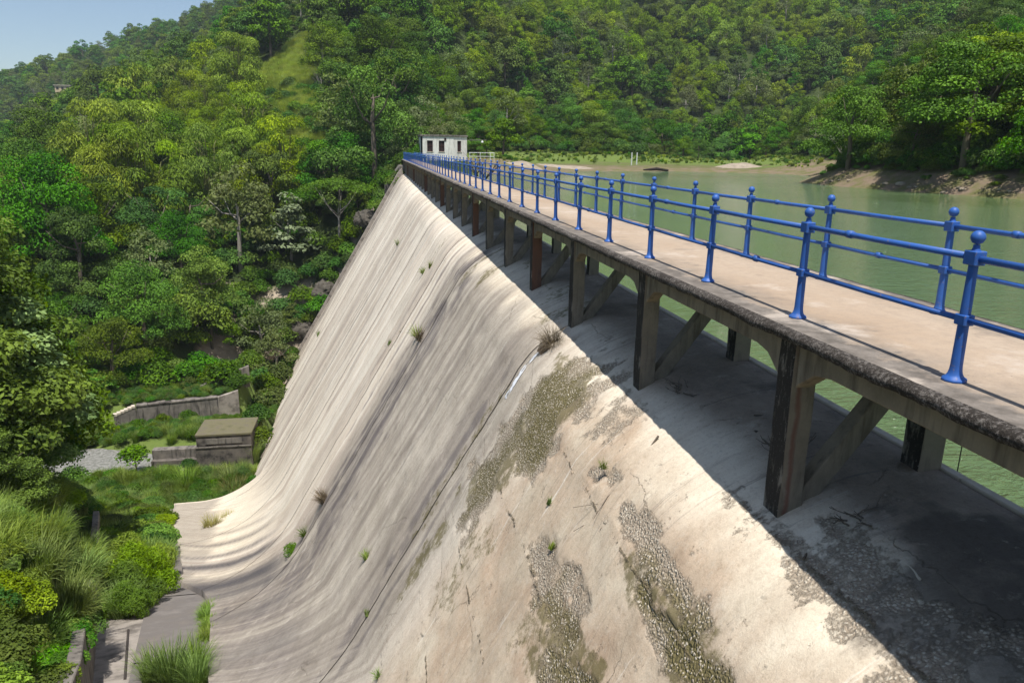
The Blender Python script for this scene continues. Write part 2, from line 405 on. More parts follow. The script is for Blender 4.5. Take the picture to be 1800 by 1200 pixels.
def m_ground():
    t = NT('undergrowth_soil'); ob = t.coord('Object')
    a = t.noise(ob, .25, 6, .6); b = t.noise(ob, 2.5, 5, .65)
    zz = t.sep(ob)[2]
    c = t.mix(t.ramp(a, [(.35, 0.0), (.65, 1.0)]), (.030, .050, .012), (.05, .075, .018))
    c = t.mix(t.ramp(b, [(.5, 0.0), (.75, .7)]), c, (.085, .075, .035))
    bank = t.attr('bank'); lawn = t.attr('lawn'); rock = t.attr('rock')
    c = t.mix(lawn, c, t.mix(b, (.085, .14, .028), (.17, .21, .055)))
    bk = t.mix(b, (.15, .11, .075), (.28, .215, .15))
    bk = t.mix(t.ramp(t.noise(ob, .5, 5, .65), [(.42, 0.0), (.6, .85)]), bk, (.125, .135, .04))
    c = t.mix(bank, c, bk)
    rk = t.mix(t.noise(t.mapg(ob, (1.2, 1.2, .35)), .9, 6, .65), (.16, .12, .085), (.62, .52, .40))
    c = t.mix(rock, c, rk)
    return t.fin(c, .95, t.bump(t.math('ADD', b, t.noise(ob, 14, 4, .7)), .8, .12), spec=.1)
def m_water():
    t = NT('green_reservoir_water'); ob = t.coord('Object')
    big = t.noise(t.mapg(ob, (.035, .05, 1)), 1.0, 3)
    w1 = t.noise(t.mapg(ob, (.8, 2.0, 1), rot=(0, 0, .35)), 1.0, 5, .6, 1.2)
    w2 = t.noise(t.mapg(ob, (4.2, 9.0, 1), rot=(0, 0, .5)), 1.0, 3, .55, .6)
    calm = t.ramp(big, [(.40, .25), (.62, 1.0)])
    c = t.mix(big, (.070, .122, .040), (.110, .165, .070))
    h = t.math('MULTIPLY', t.math('ADD', w1, t.math('MULTIPLY', w2, .45)), calm)
    return t.fin(c, .045, t.bump(h, 1.0, .26), spec=.5)

M = {}
M['face'] = m_concrete_face()
M['deck'] = m_deck(); M['edge'] = m_edge(); M['mould'] = m_mould()
M['beam'] = m_concrete('stained_beam_concrete', (.30, .245, .175), (.215, .175, .125), (.065, .05, .038), .65, 1.6)
M['column'] = m_concrete('stained_column_concrete', (.30, .25, .185), (.20, .165, .125), (.075, .055, .04), .6, 2.0)
M['redcolumn'] = m_concrete('rust_red_column_concrete', (.21, .10, .062), (.15, .085, .06), (.05, .035, .03), .7, 2.0)
def m_redstripe():
    t = NT('column_concrete_with_red_stripe'); ob = t.coord('Object')
    a = t.noise(ob, 2.6, 6, .62); g = t.noise(ob, 40, 4, .7); b = t.noise(t.mapg(ob, (3.5, 3.5, .5)), 2.0, 5, .6)
    c = t.mix(t.ramp(a, [(.32, 0.0), (.68, 1.0)]), (.30, .25, .185), (.20, .165, .125))
    c = t.mix(t.math('MULTIPLY', t.ramp(b, [(.5, 0.0), (.68, 1.0)]), .6), c, (.075, .055, .04))
    d = t.math('ABSOLUTE', t.math('SUBTRACT', t.math('ADD', t.sep(ob)[0], t.math('MULTIPLY', t.math('SUBTRACT', a, .5), .12)), 4.165))
    c = t.mix(t.ramp(d, [(.008, .6), (.04, 0.0)]), c, (.17, .045, .032))
    return t.fin(c, .9, t.bump(t.math('ADD', a, g), .5, .012), spec=.2)
M['redstripe'] = m_redstripe()
M['kerb'] = m_concrete('pale_crest_concrete', (.58, .52, .43), (.46, .40, .32), (.2, .17, .13), .4, 2.0, streak=False)
M['apron'] = m_concrete('dark_apron_concrete', (.21, .19, .175), (.105, .095, .09), (.33, .285, .24), .45, .55, streak=False)
M['palefloor'] = m_concrete('pale_channel_concrete', (.36, .32, .28), (.22, .195, .17), (.08, .07, .06), .6, 1.0, streak=False)
M['mossroof'] = m_concrete('mossy_dark_roof', (.12, .105, .08), (.16, .15, .07), (.05, .045, .04), .6, .7, streak=False)
M['oldwall'] = m_concrete('weathered_wall_concrete', (.24, .215, .185), (.12, .11, .098), (.03, .027, .025), .85, .9)
M['darkwall'] = m_concrete('blackened_wall_concrete', (.16, .14, .12), (.07, .063, .057), (.02, .018, .017), .75, 1.0, streak=False)
M['blue'] = m_paint('blue_rail_paint', (.026, .105, .37))
M['white'] = m_paint('white_rail_paint', (.72, .74, .72), .05)
M['housewall'] = m_concrete('peeling_white_plaster', (.80, .78, .71), (.70, .68, .60), (.26, .25, .23), .5, 1.3)
M['dark'] = m_plain('dark_void_wood', (.03, .022, .02), .85)
M['frame'] = m_plain('maroon_window_wood', (.085, .03, .03), .7)
M['wood'] = m_plain('grey_driftwood', (.13, .105, .08), .9)
M['bark'] = m_plain('tree_bark', (.14, .115, .085), .95)
M['palebark'] = m_plain('pale_tree_bark', (.30, .27, .23), .95)
M['cane'] = m_plain('bamboo_cane', (.19, .19, .065), .6)
M['rockm'] = m_plain('shore_rock', (.30, .25, .19), .95, .5, 1.2)
M['steel'] = m_plain('rusty_steel', (.06, .05, .045), .7)
M['ground'] = m_ground(); M['water'] = m_water()
M['broad'] = m_leaf('broadleaf_foliage', (.014, .044, .005), (.145, .275, .020), .20)
M['broadlight'] = m_leaf('light_broadleaf_foliage', (.032, .082, .006), (.205, .345, .024), .22)
M['bamboo'] = m_leaf('bamboo_foliage', (.046, .090, .004), (.30, .42, .016), .24, .03)
M['silver'] = m_leaf('silver_grey_foliage', (.075, .105, .05), (.27, .32, .19), .2, .03)
M['paleleaf'] = m_leaf('pale_vine_foliage', (.055, .11, .02), (.27, .37, .10), .26, .03)
M['olive'] = m_leaf('olive_grey_foliage', (.065, .095, .03), (.20, .25, .085), .30, .05)
M['grass'] = m_leaf('tall_grass_blades', (.075, .13, .020), (.30, .40, .10), .34, .04)
M['palegrass'] = m_leaf('pale_hill_grass_blades', (.28, .36, .06), (.56, .64, .19), .40, .03)
M['bushleaf'] = m_leaf('bright_bush_foliage', (.09, .16, .018), (.27, .38, .055), .36, .03)
M['straw'] = m_leaf('dry_straw_blades', (.17, .15, .055), (.40, .36, .17), .3, .03)
M['vine'] = m_leaf('vine_leaves', (.035, .085, .011), (.135, .235, .034), .32)
M['dry'] = m_leaf('dry_brown_twigs', (.10, .075, .05), (.27, .21, .15), .15, .03)

# ------------------------------------------------------------------ terrain
PROF_Z0, PROF_M = -3.1, .6                      # the straight face: X = 2.94 + .6 (z + 3.1)
_zbY = [-6, 21.5, 30.5, 36.6, 61.5]; _zbZ = [-6.1, -15.5, -18.6, -20.7, -28.0]
_xlX = [1.2, -5.85, -7.9, -10.0, -17.8]
def zb(Y): return np.interp(Y, _zbY, _zbZ)
def xlip(Y): return np.interp(Y, _zbY, _xlX)
def xwall(Y): return np.interp(Y, [-6, 20, 36, 62], [-2.0, -8.9, -14.6, -24.0])
def zlip(Y): return np.interp(Y, [-6, 21.5, 30.5, 36.6, 61.5], [-5.5, -14.8, -18.0, -20.4, -28.0])
CTRL = [
 # valley floor and near (left) bank
 (-30,72,-29.5),(-20,80,-28),(-45,80,-27.5),(-72,88,-25),(-24,64,-29),(-36,62,-28),(-22,72,-29),(-14,72,-29.2),(-14,90,-30.5),
 (-16,38,-17.5),(-11,24,-13),(-22,29,-10),(-32,36,-7),(-42,48,-10),(-26,47,-17),(-34,53,-20),(-56,58,-14),(-9,8,-7.5),(-20,8,-4),(-45,20,2),
 (-80,40,6),(-110,90,-6),(0,-25,-2),(-25,-25,1),(30,-30,-8),(-5,22,-18),(-8,36,-22),(-12,60,-30),(2,20,-12),(2,60,-16),(0,95,-20),
 # far abutment and the hill beyond the dam
 (-15,115,-32),(-8.5,121,-22.5),(-2.4,120,-12),(2,122,-4.5),(5,127,-1.2),(12,128,-.6),(16,140,0),(-30,100,-27),(-40,95,-26.5),(-21,107,-30),
 (-22,113,-26),(-12,126,-20),(-4,131,-11),(-30,112,-22.5),(-39,99,-21.5),(-39,152,-14),(-21,138,-15.5),(-27,186,3),(-20.6,214,17.6),(-7.4,171,-.5),(2.2,154,-.8),
 (-61,135,-15),(-58,151,-12.5),(-53,167,-9),(-48,211,3.5),(-36,240,20),(-16,250,33),(9,264,43),(31,305,54),(-90,170,-18),(-110,240,-15),
 (-192,436,-6),(-156,453,3),(-123,506,26),(-281,654,36),(-238,649,47),(-195,645,60),(-139,641,83),(-87,637,104),(-368,665,19),(-200,300,-14),(0,450,80),
 # reservoir, beach, main hill
 (9,20,-9),(9,70,-9),(9,108,-8),(30,20,-10),(30,60,-10),(30,95,-7),(45,30,-7),(22,113,-2.2),(28,124,-2),(38,147,-2),(46,136,-2.1),(57,135,-2.1),(66,130,-2.1),(72,117,-2.1),
 (26,135,-.6),(33,160,-.9),(31,172,-.6),(42,165,-.9),(60,152,-1),(80,163,-.7),(76,180,-.2),(95,155,-.5),(25,179,-.5),
 (35,251,14),(49,355,59),(94,283,18),(129,396,70),(153,284,20),(213,403,75),(325,438,84),(139,219,3),(60,200,3),(110,190,1.5),(60,560,120),(250,600,120),(500,600,110),
 # right bank
 (66,102,-2.1),(53.2,83.7,-2.1),(53.4,67.8,-2.1),(55,55.7,-2.1),(58,30,-2.1),(57,84,.2),(58,69,.6),(60,57,.8),(72,82,2.2),(90,133,2.6),(125,162,17),(158,181,30),(96,101,6),(70,90,1.0),(72,108,-.6),
 (84,120,.4),(110,150,9),(76,58,5),(110,70,16),(90,20,8),(180,110,34),(260,200,50),(200,250,38),(420,300,80),
]
_cp = np.array(CTRL, float)
def _tps(d2): return np.where(d2 > 1e-9, d2*np.log(np.maximum(d2, 1e-9)), 0)*.5
_XS = 100.0
_A = _tps(((_cp[:, None, :2]-_cp[None, :, :2])**2).sum(-1)/_XS**2)
_n = len(_cp)
_K = np.zeros((_n+3, _n+3)); _K[:_n, :_n] = _A+np.eye(_n)*2e-4
_K[:_n, _n] = 1; _K[:_n, _n+1:] = _cp[:, :2]/_XS; _K[_n:, :_n] = _K[:_n, _n:].T
_w = np.linalg.solve(_K, np.concatenate([_cp[:, 2], np.zeros(3)]))
def ground(x, y):
    x = np.atleast_1d(np.asarray(x, float)); y = np.atleast_1d(np.asarray(y, float))
    sh = x.shape; x = x.ravel(); y = y.ravel(); z = np.zeros(len(x))
    for i in range(0, len(x), 20000):
        p = np.stack([x[i:i+20000], y[i:i+20000]], -1)
        d2 = ((p[:, None]-_cp[None, :, :2])**2).sum(-1)/_XS**2
        z[i:i+20000] = _tps(d2) @ _w[:_n] + _w[_n] + (p/_XS) @ _w[_n+1:]
    z = np.clip(z, -34, 140)
    d = np.hypot(x, y)
    z += (fbm(x/22, y/22, 3)-.5)*np.clip((d-90)/30, 0, 6)*1.0
    # keep clear of the dam, the apron and the channel
    zf = np.where(x < 2.94, PROF_Z0-(2.94-x)/PROF_M, -3.2)
    nearz = (y < 61.5) & (x > xwall(y)-1.4) & (x < 6.5) & (y > -30)
    z = np.where(nearz, np.minimum(z, np.maximum(zf, np.minimum(zb(y), zlip(y)))-1.3), z)
    farz = (y >= 61.5) & (y < 117.5) & (x > -13.2) & (x < 6.5)
    z = np.where(farz, np.minimum(z, np.maximum(zf, -34)-1.0), z)
    # gravity: the ground left of the channel wall stays below its coping near the wall
    bank_ = (y < 62) & (x <= xwall(y)-1.4) & (x > xwall(y)-4)
    z = np.where(bank_, np.minimum(z, zlip(y)+2.3+(xwall(y)-x)*.8), z)
    # terrace behind the retaining wall and the stream bed
    tw = (x > -36) & (x < -17.5) & (y > 86.5+(x+30)*.24) & (y < 99)
    z = np.where(tw, np.maximum(z, -27.55), z)
    sb_ = np.exp(-(((x+31)/9)**4+((y-74.5)/3.2)**4))
    z = z*(1-sb_)+np.minimum(z, -29.75)*sb_
    return z.reshape(sh)
def axis(a, b, c, n, k=3.2):
    t = np.linspace(-1, 1, n); s = np.sinh(k*t)/np.sinh(k)
    return np.where(s < 0, c+(c-a)*s, c+(b-c)*s)
gx = axis(-520, 640, -4, 330); gy = axis(-60, 900, 70, 330)
GX, GY = np.meshgrid(gx, gy, indexing='ij')
GZ = ground(GX, GY)
me = gridmesh('ground', np.stack([GX, GY, GZ], -1), flip=False)
_b = np.zeros_like(GX)
_onres = ((GX > 15) & (GY > -60) & (GY < 215) & (GX < 130))
n1 = fbm(GX/6, GY/6, 5)
_b = np.where(_onres, 1-sstep(.3, 1.6, GZ+(n1-.5)*1.5), 0)
_l = np.where((GY > 135) & (GY < 195) & (GX > 20) & (GX < 100), sstep(-1.6, -.7, GZ+(n1-.5)*.8)*(1-sstep(.6, 1.8, GZ)), 0)
_l = np.maximum(_l, np.where((GX < -13) & (GX > -60) & (GY > 60) & (GY < 100) & (GZ < -24), 1.0, 0))
_l = np.maximum(_l, np.where((GX < 8) & (GX > -8) & (GY > 121) & (GY < 146) & (GZ > -7), .8, 0))
_l = np.maximum(_l, np.where((GX < -11) & (GX > -32) & (GY > 183) & (GY < 236), .9, 0))
_rk = np.where((GX > -26) & (GX < 4) & (GY > 103) & (GY < 126), sstep(.35, .6, fbm(GX/5, GY/5, 9)+.12*((GX > -19) & (GY < 116))), 0)
fattr(me, 'bank', np.clip(_b-_l, 0, 1)); fattr(me, 'lawn', _l); fattr(me, 'rock', _rk)
tag(link('ground', me, M['ground']), kind='structure')

wp = np.array([[[5.9, -60, -1.96], [5.9, 230, -1.96]], [[330, -60, -1.96], [330, 230, -1.96]]], float)
tag(link('reservoir_water', gridmesh('reservoir_water', wp, smooth=False), M['water']), kind='structure')
# ------------------------------------------------------------------ dam
def profile(Y, n1=22, n2=70, n3=26, n4=5):
    """one cross-section of the spillway: upstream crest edge -> ogee -> face -> bucket -> lip. returns points (x,z), arc length, arc in bucket"""
    og = np.array([(6.0, -2.9), (6.0, -1.72), (5.95, -1.68), (5.5, -1.695), (5.0, -1.76), (4.55, -1.89), (4.1, -2.09), (3.75, -2.29), (3.4, -2.55), (3.15, -2.81), (2.94, -3.1)])
    d = np.concatenate([[0], np.cumsum(np.hypot(*np.diff(og, axis=0).T))])
    dd = np.concatenate([d[:3], np.linspace(d[2], d[-1], n1)[1:]])
    # smooth ogee through catmull-like interpolation
    xs = np.interp(dd, d, og[:, 0]); zs = np.interp(dd, d, og[:, 1])
    for _ in range(6):
        xs[4:-1] = .5*xs[4:-1]+.25*(xs[3:-2]+xs[5:]); zs[4:-1] = .5*zs[4:-1]+.25*(zs[3:-2]+zs[5:])
    ang = math.atan2(1, PROF_M)
    if Y < 61.5:
        Rb = 8.0; zz = float(zb(Y)); zT = min(zz+Rb*(1-math.cos(ang)), PROF_Z0-1.0)
    else:
        zT = -34.0
    xT = 2.94+PROF_M*(zT-PROF_Z0)
    k = np.linspace(0, 1, n2)[1:]
    px = 2.94+(xT-2.94)*k; pz = PROF_Z0+(zT-PROF_Z0)*k
    X = np.concatenate([xs, px]); Z = np.concatenate([zs, pz]); nb = len(X)
    if Y < 61.5:
        XL = float(xlip(Y))-float(sstep(33, 38, Y))*1.5*float(fbm(Y*.33, 3.3, 47, 4))*float(1-.6*sstep(56, 61, Y)); cx, cz = xT-Rb*math.sin(ang), zT+Rb*math.cos(ang)
        xe = max(XL, xT-Rb*math.sin(ang)); ae = math.asin(min(1, max(0, (xe-cx)/Rb)))
        a = np.linspace(ang, ae, n3)[1:]
        X = np.concatenate([X, cx+Rb*np.sin(a)]); Z = np.concatenate([Z, cz-Rb*np.cos(a)])
        q = np.linspace(0, 1, n4)[1:]
        x0, z0 = X[-1], Z[-1]
        X = np.concatenate([X, x0+(min(XL, x0-.05)-x0)*q]); Z = np.concatenate([Z, z0+0*q])
        X = np.append(X, X[-1]-.02); Z = np.append(Z, Z[-1]-.9)
    s = np.concatenate([[0], np.cumsum(np.hypot(np.diff(X), np.diff(Z)))])
    sb = np.where(np.arange(len(X)) >= nb, s-s[nb-1], 0)
    return X, Z, s-1.2, sb

joints = [-6, -2.8, 3.3, 9.4, 15.5, 21.6, 27.7, 33.8, 39.9, 46, 52.1, 58, 61.49, 67.5, 73.6, 79.7, 85.8, 91.9, 98, 104.1, 110.2, 114.2, 118.5]
dam = empty('concrete_dam', (0, 60, -30))
tag(dam, 'tall pale streaked concrete spillway dam face sloping down to the valley', 'dam')
# stains read off the place: (Y, metres down the face, half-width Y, half-length down, strength)
MOSS = [(12.9, 3.3, 1.3, 1.2, 1.0), (13.5, 5.2, 1.0, 1.4, .9), (14.2, 8.2, .5, 1.2, .85), (11.9, 6.8, .7, 1.5, .6), (5.6, 3.7, 1.5, .30, 1.0), (6.9, 3.5, 1.3, .22, .8), (4.3, 4.1, 1.0, .5, .9), (6.2, 5.2, 2.2, .5, .9), (4.6, 6.0, 1.5, .5, .9),
        (16.5, 1.6, .5, .7, .7), (18.2, 1.5, .5, .6, .6), (24.5, 2.3, .5, 1.0, .8), (27.0, 2.6, .5, 1.0, .7), (20.5, 1.6, 2.0, .10, .8), (23, 1.4, 1.2, .10, .7), (37, 4, .5, 1.4, .6), (15.6, 6.0, .35, 2.2, .6), (34, 8, .4, 1.6, .5), (8.4, 5.6, .8, .5, .7)]
AGG = [(12.8, 3.2, 1.3, 1.1, .9), (13.5, 5.2, 1.0, 1.3, .8), (5.6, 3.62, 2.2, .24, 1.0), (7.6, 3.25, 1.6, .18, .9), (5.4, 2.2, 1.6, .28, .55), (4.6, 1.7, 1.2, .4, .75), (5.9, 5.2, 2.2, .40, .9), (4.4, 6.1, 1.6, .5, .85), (3.9, 4.4, 1.2, .4, .9), (8.8, 4.9, 1.2, .5, .7), (10.5, 2.6, .8, .5, .6)]
DARK = [(16.0, 6.5, .30, 2.4, .7), (15.7, 11.5, .34, 2.6, .65), (14.9, 10, .18, 4.0, .7), (20, 6.5, .12, 2.5, .5), (26.5, 9.5, 1.5, 7.0, .95), (28.2, 11, .6, 8.0, .9), (25, 14, 1.4, 4.0, .8), (29.8, 5, .25, 3.5, .8), (31.8, 6.5, .22, 5.0, .75), (35, 7, .35, 5, .35), (44, 9, .5, 9, .4), (50, 12, .4, 12, .4), (58, 14, .5, 14, .35), (66, 18, .6, 16, .35),
        (75, 18, .6, 16, .3), (108, 18, .8, 22, .8), (111.5, 18, .7, 22, .9), (114.2, 16, 1.0, 22, .9), (104, 20, .5, 20, .5), (96, 18, .5, 20, .4), ]
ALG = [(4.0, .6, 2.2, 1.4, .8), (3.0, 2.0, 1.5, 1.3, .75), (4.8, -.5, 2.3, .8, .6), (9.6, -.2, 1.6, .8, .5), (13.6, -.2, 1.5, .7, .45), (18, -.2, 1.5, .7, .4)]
def blobs(L, Y, s, seed):
    out = np.zeros_like(Y)
    wx = (fbm(Y*1.5, s*1.2, seed, 5)-.5)*2.4; ws = (fbm(Y*1.3+9, s*1.4+4, seed+1, 5)-.5)*2.4
    for y0, s0, a, b, k in L:
        d = ((Y-y0)/a+wx)**2+((s-s0)/b+ws)**2
        out = np.maximum(out, k*(1-sstep(.35, 1.5, d)))
    return out
for k in range(len(joints)-1):
    y0, y1 = joints[k]+.005, joints[k+1]-.005
    nearp = y0 < 22
    nY = 46 if nearp else (22 if y0 < 62 else 12)
    ys = np.linspace(y0, y1, nY)
    cols = [profile(min(y, 61.48) if y1 < 61.6 else max(y, 61.6), 26, 110 if nearp else 70) for y in ys]
    X = np.stack([c[0] for c in cols]); Z = np.stack([c[1] for c in cols]); s = np.stack([c[2] for c in cols]); sb = np.stack([c[3] for c in cols])
    Y = np.repeat(ys[:, None], X.shape[1], 1)
    rel = (fbm(Y*.7, s*.5, 11, 5)-.5)*.10*sstep(2.2, 4.5, s) + (fbm(Y*2.1, s*2.1, 15, 4)-.5)*.035*sstep(1.0, 3, s)
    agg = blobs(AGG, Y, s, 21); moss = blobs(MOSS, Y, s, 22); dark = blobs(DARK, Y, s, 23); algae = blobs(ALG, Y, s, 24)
    silt_shade = (1-sstep(1.0, 1.9, s+(fbm(Y*.9, s*.9, 67)-.5)*1.2))*.9  # crest under the walkway: brown dirt plus shade put into the colour
    rel = rel - .035*sstep(.45, .6, agg+(fbm(Y*5, s*5, 33, 3)-.5)*.5) + ((k*37) % 5-2)*.008*sstep(1.2, 2.5, s)
    # rounded panel edges at the contraction joints
    ed = np.minimum(Y-y0, y1-Y); rel = rel-.018*np.exp(-(ed/.03)**2)*sstep(1.0, 2, s)
    nx, nz = -.857, .515
    X2 = X+rel*nx*1.0; Z2 = Z+rel*nz
    P = np.stack([X2, Y, Z2], -1)
    me = gridmesh('face_panel', P, flip=True)
    fl = Y-1.05*sb
    uvset(me, 'flow', np.stack([fl, s], -1).reshape(-1, 2))
    # overall colour fields of the concrete: tan crust near, grey-brown, then cream
    wob = (fbm(s*.12, Y*.2, 41)-.5)*5
    zone = sstep(11, 15, Y+wob)*(1-sstep(28.5, 32, fl+wob*.5))
    zone = np.maximum(zone, .3*sstep(.48, .62, fbm(fl*.22, s*.03, 43, 4))*sstep(30, 34, Y))
    zone = np.maximum(zone, .95*sstep(0, 2, sb)*(1-sstep(28, 31, fl)))
    zone = np.maximum(zone*.95, .55*sstep(106, 112, Y))
    tan = (1-sstep(10.5, 14, Y+wob*.8))*sstep(1.6, 2.6, s+(fbm(Y*.6, s*.6, 55)-.5)*2)*(1-sstep(0, 3, sb))
    pale = (1-sstep(1.9, 3.0, s+(fbm(Y*.8, s*.8, 66)-.5)*2.0))*.85
    pale = np.maximum(pale, sstep(.5, 4, sb)*np.maximum(sstep(33.5, 36, fl), np.exp(-((fl-30.2)/.8)**2))*.95)
    dk2 = sstep(.3, 2, sb)*(sstep(29.5, 30.2, fl)*(1-sstep(30.8, 31.6, fl))+.8*sstep(33.3, 33.7, fl)*(1-sstep(34.1, 34.7, fl))+.7*sstep(24, 24.6, fl)*(1-sstep(25.5, 26.5, fl)))
    tan = np.maximum(tan, .5*sstep(3.5, 6, sb)*sstep(34, 37, fl)*sstep(.46, .62, fbm(Y*.45, sb*.6, 91, 4)))
    bw = fl+(fbm(sb*.5, fl*.3, 88)-.5)*.8; g_ = lambda c, w: np.exp(-((bw-c)/w)**2)
    band_ = sstep(.4, 2.6, sb)*np.clip(1.1*g_(28.0, 1.1)+.7*g_(26.0, .6)+1.0*g_(32.3, .8)+.8*g_(34.6, .45)+.75*g_(37.4, .5)+.45*g_(40.2, .45)+.45*g_(22.5, 1.0)+.4*g_(18, 1.2), 0, 1)
    band_ = np.maximum(band_, .5*sstep(1.0, 3.5, sb)*sstep(5.6, 6.6, sb+(fbm(Y*.5, sb, 89)-.5)*2)*(Y < 61))
    dark = np.maximum(dark, .42*sstep(.2, 2.5, sb)*(1-sstep(28, 33, fl+wob*.4)))
    for nm, a in (('zone', zone), ('tan', tan), ('moss', moss), ('agg', agg), ('dark', dark), ('pale', pale), ('algae', algae), ('silt_shade', silt_shade), ('band', band_)): fattr(me, nm, np.clip(a, 0, 1))
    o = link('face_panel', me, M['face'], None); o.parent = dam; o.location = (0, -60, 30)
# joint backing: dark filler just behind the panels
bk = []
for y in np.linspace(-6, 118.4, 90):
    X, Z, s, sb = profile(y if y < 61.5 else 61.6+(y-61.5), 26, 40, 10, 3)
    if y >= 61.5:
        X = np.append(X, [X[-1]]*(len(bk[0])-len(X))); Z = np.append(Z, [Z[-1]-.01*i for i in range(len(bk[0])-len(Z))])
    bk.append(np.stack([X+.12, np.full_like(X, y), Z-.10], -1))
o = link('joint_filler', gridmesh('joint_filler', np.array(bk), flip=True), M['darkwall'], dam); o.location = (0, -60, 30)
# white level strip along the water edge
k = MB()
ys = np.arange(-6, 119, 3.05)
for i in range(len(ys)-1): k.box((5.97, ys[i]+.006, -1.9), (6.09, ys[i+1]-.006, -1.655))
o = k.build('crest_edge', M['kerb'], dam, bevel=.012); o.location = (0, -60, 30)

# ------------------------------------------------------------------ walkway bridge on bents
br = empty('walkway_bridge', (5.08, 60, -2))
tag(br, 'narrow concrete footbridge on columns and braces running along the dam crest', 'footbridge')
def bpart(o): o.parent = br; o.location = (o.location[0]-5.08, o.location[1]-60, o.location[2]+2); return o
Y_0, Y_1 = -4.5, 126.0
ys = np.concatenate([np.arange(Y_0, 30, .07), np.arange(30, 70, .25), np.arange(70, Y_1+.3, 1.0)])
def edge_prof(y, side):
    n1 = .6*(fbm(y*3.1, 0*y+side*7, 71+side, 4)-.5); n2 = .7*(fbm(y*9, 0*y+side*3, 75+side, 3)-.5); n3 = .55*(fbm(y*2.0, 0*y+5, 79+side, 4)-.5)
    x0 = 3.84 if side == 0 else 6.32; sg = -1 if side == 0 else 1
    rows = [(x0-sg*.30, 0*y), (x0-sg*.10, -.004+n1*.014), (x0-sg*.03+n1*.03, -.012+n1*.03+n2*.02), (x0+n1*.04+n2*.03, -.035+n2*.02), (x0+sg*.004+n2*.04+n3*.03, -.075+n2*.02), (x0-sg*.015+n3*.05+n2*.03, -.112+n3*.04+n2*.03), (x0-sg*.09, -.135+n3*.03), (x0-sg*.20, -.145+0*y)]
    return np.stack([np.stack([a+0*y, y, b+0*y], -1) for a, b in rows], 1)
E0 = edge_prof(ys, 0); E1 = edge_prof(ys, 1)
top = np.stack([np.stack([np.full_like(ys, x), ys, (fbm(ys*.8, 0*ys+x, 83)-.5)*.012], -1) for x in (4.14, 4.5, 5.08, 5.65, 6.02)], 1)
top[:, 0] = E0[:, 0]; top[:, -1] = E1[:, 0]
bot = np.stack([E0[:, -1], E1[:, -1]], 1)
bpart(link('deck_top', gridmesh('deck_top', top, flip=False), M['deck']))
me = gridmesh('slab_edge', E0, smooth=False, flip=True); me.materials.append(M['edge']); me.materials.append(M['deck'])
mi = np.zeros(len(me.polygons), np.int32); mi[np.arange(len(mi)) % (E0.shape[1]-1) < 1] = 1; me.polygons.foreach_set('material_index', mi)
bpart(link('slab_edge', me))
me = gridmesh('slab_edge', E1, smooth=False); me.materials.append(M['edge']); me.materials.append(M['deck'])
mi = np.zeros(len(me.polygons), np.int32); mi[np.arange(len(mi)) % (E1.shape[1]-1) < 1] = 1; me.polygons.foreach_set('material_index', mi)
bpart(link('slab_edge', me))
bpart(link('deck_underside', gridmesh('deck_underside', bot, flip=True), M['beam']))

BAY = 4.3467; BY0 = 6.63
bents = [BY0+BAY*i for i in range(-2, 28)]
def og_z(x): return float(np.interp(x, [3.4, 3.75, 4.1, 4.55, 5.0, 5.5, 5.95], [-2.55, -2.29, -2.09, -1.89, -1.76, -1.695, -1.68]))
def colmesh(x0, x1, red, seed):
    rng = np.random.RandomState(seed)
    mb = MB(); zt = -.145
    lev = np.linspace(og_z(x0)-.45, zt, 9)
    v = []; f = []
    for z in lev:
        for (x, y) in ((x0, -.15), (x1, -.15), (x1, .15), (x0, .15)):
            v.append((x+rng.uniform(-.006, .006), y+rng.uniform(-.006, .006), z))
    for k in range(8):
        for i in range(4):
            j = (i+1) % 4; f.append((k*4+i, k*4+j, k*4+4+j, k*4+4+i))
    mb.add(v, f)
    me = mb.mesh('column', bevel=.018, seg=2)
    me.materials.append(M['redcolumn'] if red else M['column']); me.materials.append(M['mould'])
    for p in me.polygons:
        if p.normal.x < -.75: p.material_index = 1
    return me
def girder_mesh(x0, x1):
    """one bay of edge girder with haunches at both columns; local y 0..BAY"""
    L = BAY-.302; poly = [(0, -.15), (0, -.66), (.04, -.62), (.30, -.44), (.55, -.395), (L-.55, -.395), (L-.30, -.44), (L-.04, -.62), (L, -.66), (L, -.15)]
    me = MB().prism(poly, x0, x1, 'x').mesh('girder', bevel=.012)
    me.materials.append(M['beam']); return me
gm = [girder_mesh(4.11, 4.31), girder_mesh(5.74, 5.95)]
cmF = [colmesh(4.075, 4.345, False, 1), colmesh(4.075, 4.345, True, 2), colmesh(4.075, 4.345, False, 5)]
cmS = colmesh(4.075, 4.345, False, 7); cmS.materials[0] = M['redstripe']
cmR = colmesh(5.70, 5.985, False, 3)
bmm = MB().box((4.33, -.125, -.50), (5.715, .125, -.148)).mesh('cross_beam', bevel=.012)
br_m = MB().bar((4.30, 0, -2.10), (5.56, 0, -.40), .22, .20, (0, 1, 0)).mesh('brace', bevel=.012)
for i, y in enumerate(bents):
    red = i in (5, 8, 12, 16, 21, 25)
    cF = link('column', cmF[1] if red else cmS if i == 2 else cmF[0 if i % 3 else 2]); cF.location = (0, y, 0); bpart(cF)
    if red and i == 5: cF['label'] = 'rust red stained front column'
    cR = link('column', cmR); cR.location = (0, y, 0); bpart(cR)
    b = link('cross_beam', bmm, M['beam']); b.location = (0, y, 0); bpart(b)
    b = link('brace', br_m, M['redcolumn'] if False else M['column']); b.location = (0, y, 0); bpart(b)
    if i < len(bents)-1:
        for g in gm:
            o = link('girder', g); o.location = (0, y+.151, 0); bpart(o)

